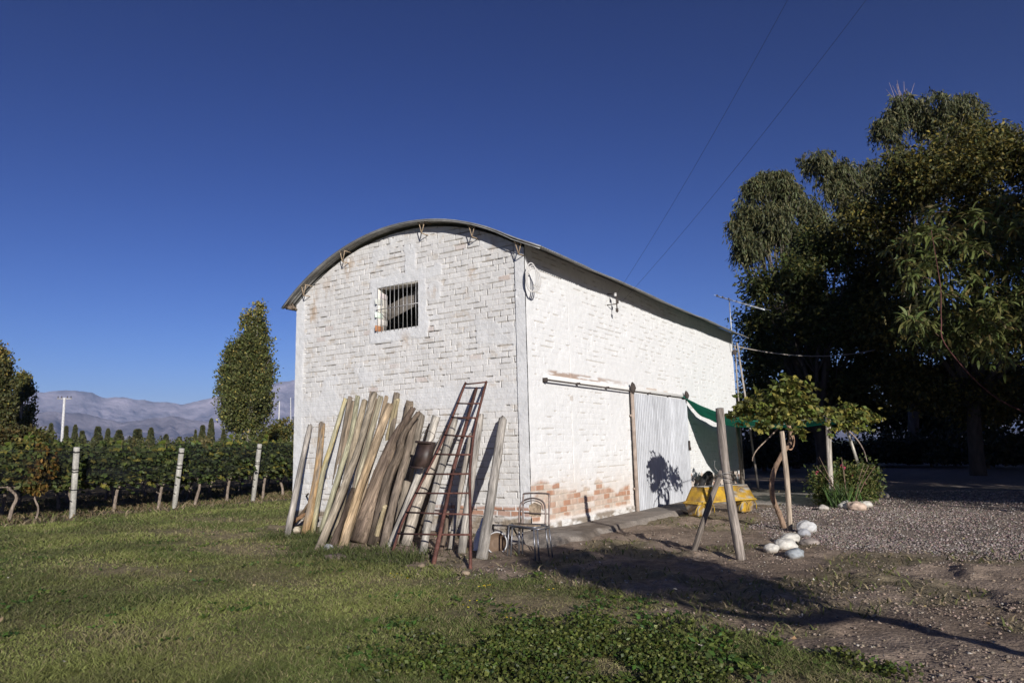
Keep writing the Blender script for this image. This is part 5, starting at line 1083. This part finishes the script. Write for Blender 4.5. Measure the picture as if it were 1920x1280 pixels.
curved(mbl, P, rs.randn(N, 3)+[0, 0, .3], .18+.12*rs.rand(N), .05+.03*rs.rand(N), jitcol((.085, .10, .03), N, rs, .12, .35, (.15, .12, .035), .15), rs)
mbl.build('foliage', M_LEAF, pt_); mbt.build('trunk', M_BARK, pt_, True)
# undergrowth and trees closing the view beneath the crowns
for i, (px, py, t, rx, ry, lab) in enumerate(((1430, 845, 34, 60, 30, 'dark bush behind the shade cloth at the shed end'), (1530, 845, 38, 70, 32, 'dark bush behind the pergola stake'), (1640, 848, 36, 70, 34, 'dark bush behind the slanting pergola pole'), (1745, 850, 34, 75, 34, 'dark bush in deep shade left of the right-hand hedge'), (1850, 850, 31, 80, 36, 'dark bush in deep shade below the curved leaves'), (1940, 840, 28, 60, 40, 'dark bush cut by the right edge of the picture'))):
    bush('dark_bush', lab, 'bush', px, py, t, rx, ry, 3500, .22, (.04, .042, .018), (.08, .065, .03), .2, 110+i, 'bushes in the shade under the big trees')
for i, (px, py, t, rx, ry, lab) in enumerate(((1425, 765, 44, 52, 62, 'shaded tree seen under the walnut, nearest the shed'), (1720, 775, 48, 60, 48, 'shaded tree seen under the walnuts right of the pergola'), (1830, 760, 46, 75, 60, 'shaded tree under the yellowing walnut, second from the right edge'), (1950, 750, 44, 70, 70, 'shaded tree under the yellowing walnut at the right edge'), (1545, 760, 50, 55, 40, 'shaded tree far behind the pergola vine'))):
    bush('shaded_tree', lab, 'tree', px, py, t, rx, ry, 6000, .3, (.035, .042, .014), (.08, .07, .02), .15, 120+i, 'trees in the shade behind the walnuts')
# tall trees east of the yard whose shade lies over all this
r_ = np.random.RandomState(131); bl_ = [(2.3*r_.randn(), 2.0*r_.randn(), 5.0+7.0*r_.rand(), 2.6, 2.6, 2.3) for _ in range(16)]+[(0, 0, 13, 2., 2., 1.6), (2.6, 0, 4.6, 2.4, 2.4, 1.8), (-2.6, 0, 4.6, 2.4, 2.4, 1.8), (0, 2.8, 4.4, 2.2, 2.2, 1.8), (0, -2.8, 4.4, 2.2, 2.2, 1.8)]
E0 = tree('shade_tree', 'tall dense tree east of the yard, beyond the right edge of the picture', 'tree', bl_, (0, 0, 0), 13000, .45, 10, .5, .3, LC, LA, .15, .4, 'tall trees east of the yard', 132, sp=False)
E0.location = (18.5, 6.0, 0)
for x_, y_, s_ in ((15.5, 1.6, .48), (19, 14.5, 1.0), (19, 23, 1.02), (20, 32, 1.0), (20, 42, 1.0), (27, 27, 1.05), (27, 12, 1.0)): dup(E0, (x_, y_, 0), (s_, s_, s_), rz=x_*y_)
# small forked tree right of the camera that throws the shadow across the yard
SH = np.array([SUN[0], SUN[1], 0])/math.hypot(SUN[0], SUN[1])
def fs(px, py, z): p = G(px, py)+SH*z/math.tan(SEL); p[2] = z; return p
sb_ = np.array([9.15, -6.3, 0.]); r_ = np.random.RandomState(141); ft = empty('fruit_tree', sb_, 'small forked fruit tree right of the picture throwing its shadow across the yard', 'tree')
mb = MB(); mb.tube(spline([sb_-[0, 0, .1], sb_+[-.02, .02, .5], fs(1910, 1222, 1.13), fs(1700, 1166, 1.38), fs(1590, 1145, 1.55)], 24), np.linspace(.085, .075, 24), 9, (.17, .13, .11))
for L_ in ([(1590, 1145, 1.55), (1500, 1163, 1.52), (1400, 1152, 1.62), (1280, 1130, 1.82), (1150, 1093, 2.15), (1010, 1062, 2.45)], [(1590, 1145, 1.55), (1520, 1122, 1.70), (1400, 1078, 2.0), (1280, 1045, 2.4), (1120, 1028, 2.8)], [(1520, 1122, 1.70), (1400, 1110, 1.85), (1240, 1072, 2.25), (1080, 1048, 2.6)]):
    mb.tube(spline([fs(*p) for p in L_], 26), np.linspace(.062, .012, 26), 8, (.17, .13, .11))
mb.build('trunk', M_BARK, ft, True)
bl_ = [(*fs(px, py, z), r, r, r*.62) for px, py, z, r in ((1420, 1092, 1.95, .28), (1330, 1080, 2.1, .40), (1250, 1070, 2.25, .48), (1160, 1062, 2.4, .52), (1090, 1050, 2.55, .45), (1330, 1105, 1.95, .25), (1240, 1048, 2.4, .35), (1180, 1040, 2.6, .35), (1030, 1052, 2.6, .3), (1210, 1095, 2.1, .3))]
bl_ = [(*b[:3], b[3]*1.15, b[4]*1.15, b[5]*1.25) for b in bl_]+[(*fs(1130, 1072, 2.35), .4, .4, .28), (*fs(1080, 1035, 2.75), .4, .4, .25)]
crown_mesh('crown', bl_, 7500, .10, 8, .11, .05, (.06, .085, .02), (.12, .1, .03), .15, ft, r_, .5, .15)

# ------------------------------------------------------------------ mountains and the air in front of them
M_MTN = mat('haze_tinted_rock', None, rough=1, spec=.02, var=.22, vscale=.006, vscale2=.0015, bump=210, bscale=.0016)
def range_(name, sky_, r0, r1, r2, amp, C, seed, fq):
    a = np.array(sky_, float); pxs = np.linspace(-1500, 3000, 1100); ys = np.interp(pxs, a[:, 0], a[:, 1])+9*(fbm(pxs/42., pxs*0, 5, seed+1)-.5); tt = np.linspace(0, 1, 60)
    V = np.zeros((len(pxs), 60, 3)); ca = np.cos(YAW); 
    for i, (px, py) in enumerate(zip(pxs, ys)):
        d = fw+RT*(px-960)/F; dh = np.array([d[0], d[1], 0]); dh = dh/np.linalg.norm(dh)
        dd = ray(px, py); el = dd[2]/math.hypot(dd[0], dd[1]); el = max(el, .004)
        R_ = np.where(tt < .8, r0+(r1-r0)*tt/.8, r1+(r2-r1)*(tt-.8)/.2); zc = CAM[2]+el*r1; s = np.where(tt < .8, (tt/.8)**1.15, 1-(tt-.8)/.2*.7)
        V[i, :, :2] = CAM[:2]+dh[:2]*R_[:, None]; V[i, :, 2] = zc*s-5*(tt == 0)
    U_, T_ = np.meshgrid(pxs/100., tt, indexing='ij'); rg = np.abs(fbm(U_*fq+T_*.8, T_*2.2, 6, seed)-.5)*2
    V[..., 2] *= 1-amp*(1-rg)*np.sin(np.clip(T_/.8, 0, 1)*PI)**.7*.75-.05*amp*fbm(U_*fq*4, T_*9, 3, seed+3)
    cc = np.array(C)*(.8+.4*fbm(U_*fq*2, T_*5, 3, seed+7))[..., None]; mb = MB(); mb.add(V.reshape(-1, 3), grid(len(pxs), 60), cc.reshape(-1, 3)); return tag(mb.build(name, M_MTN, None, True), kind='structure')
range_('mountains', [(-2200, 760), (-900, 720), (-300, 735), (0, 738), (65, 730), (110, 727), (160, 731), (200, 739), (250, 741), (290, 746), (342, 755), (375, 746), (408, 738), (440, 730), (500, 717), (556, 708), (640, 704), (800, 720), (1000, 740), (1500, 760), (2600, 780), (3800, 800)], 6000, 8800, 9600, .6, (.27, .238, .265), 201, 2.2)  # mauve in the rock colour stands in for part of the haze
range_('foothills', [(-2200, 800), (-200, 780), (0, 772), (60, 771), (110, 769), (160, 774), (200, 782), (240, 790), (290, 782), (330, 779), (380, 788), (450, 790), (520, 784), (600, 788), (1000, 800), (3800, 820)], 4200, 5400, 6000, .5, (.21, .185, .205), 231, 2.6)  # same haze mauve put into the foothill colour, darker
hz_ = MB(); hz_.box((0, 0, 468), (20800, 20800, 940)); hm_ = bpy.data.materials.new('haze'); hm_.use_nodes = True; hn = hm_.node_tree.nodes; hn.remove(hn['Principled BSDF'])
pv_ = hn.new('ShaderNodeVolumePrincipled'); pv_.inputs['Color'].default_value = (.38, .58, 1., 1); pv_.inputs['Density'].default_value = 6.8e-5; pv_.inputs['Anisotropy'].default_value = 0.0
hm_.node_tree.links.new(pv_.outputs[0], hn['Material Output'].inputs['Volume']); hzo = hz_.build('haze', hm_); tag(hzo, kind='stuff')
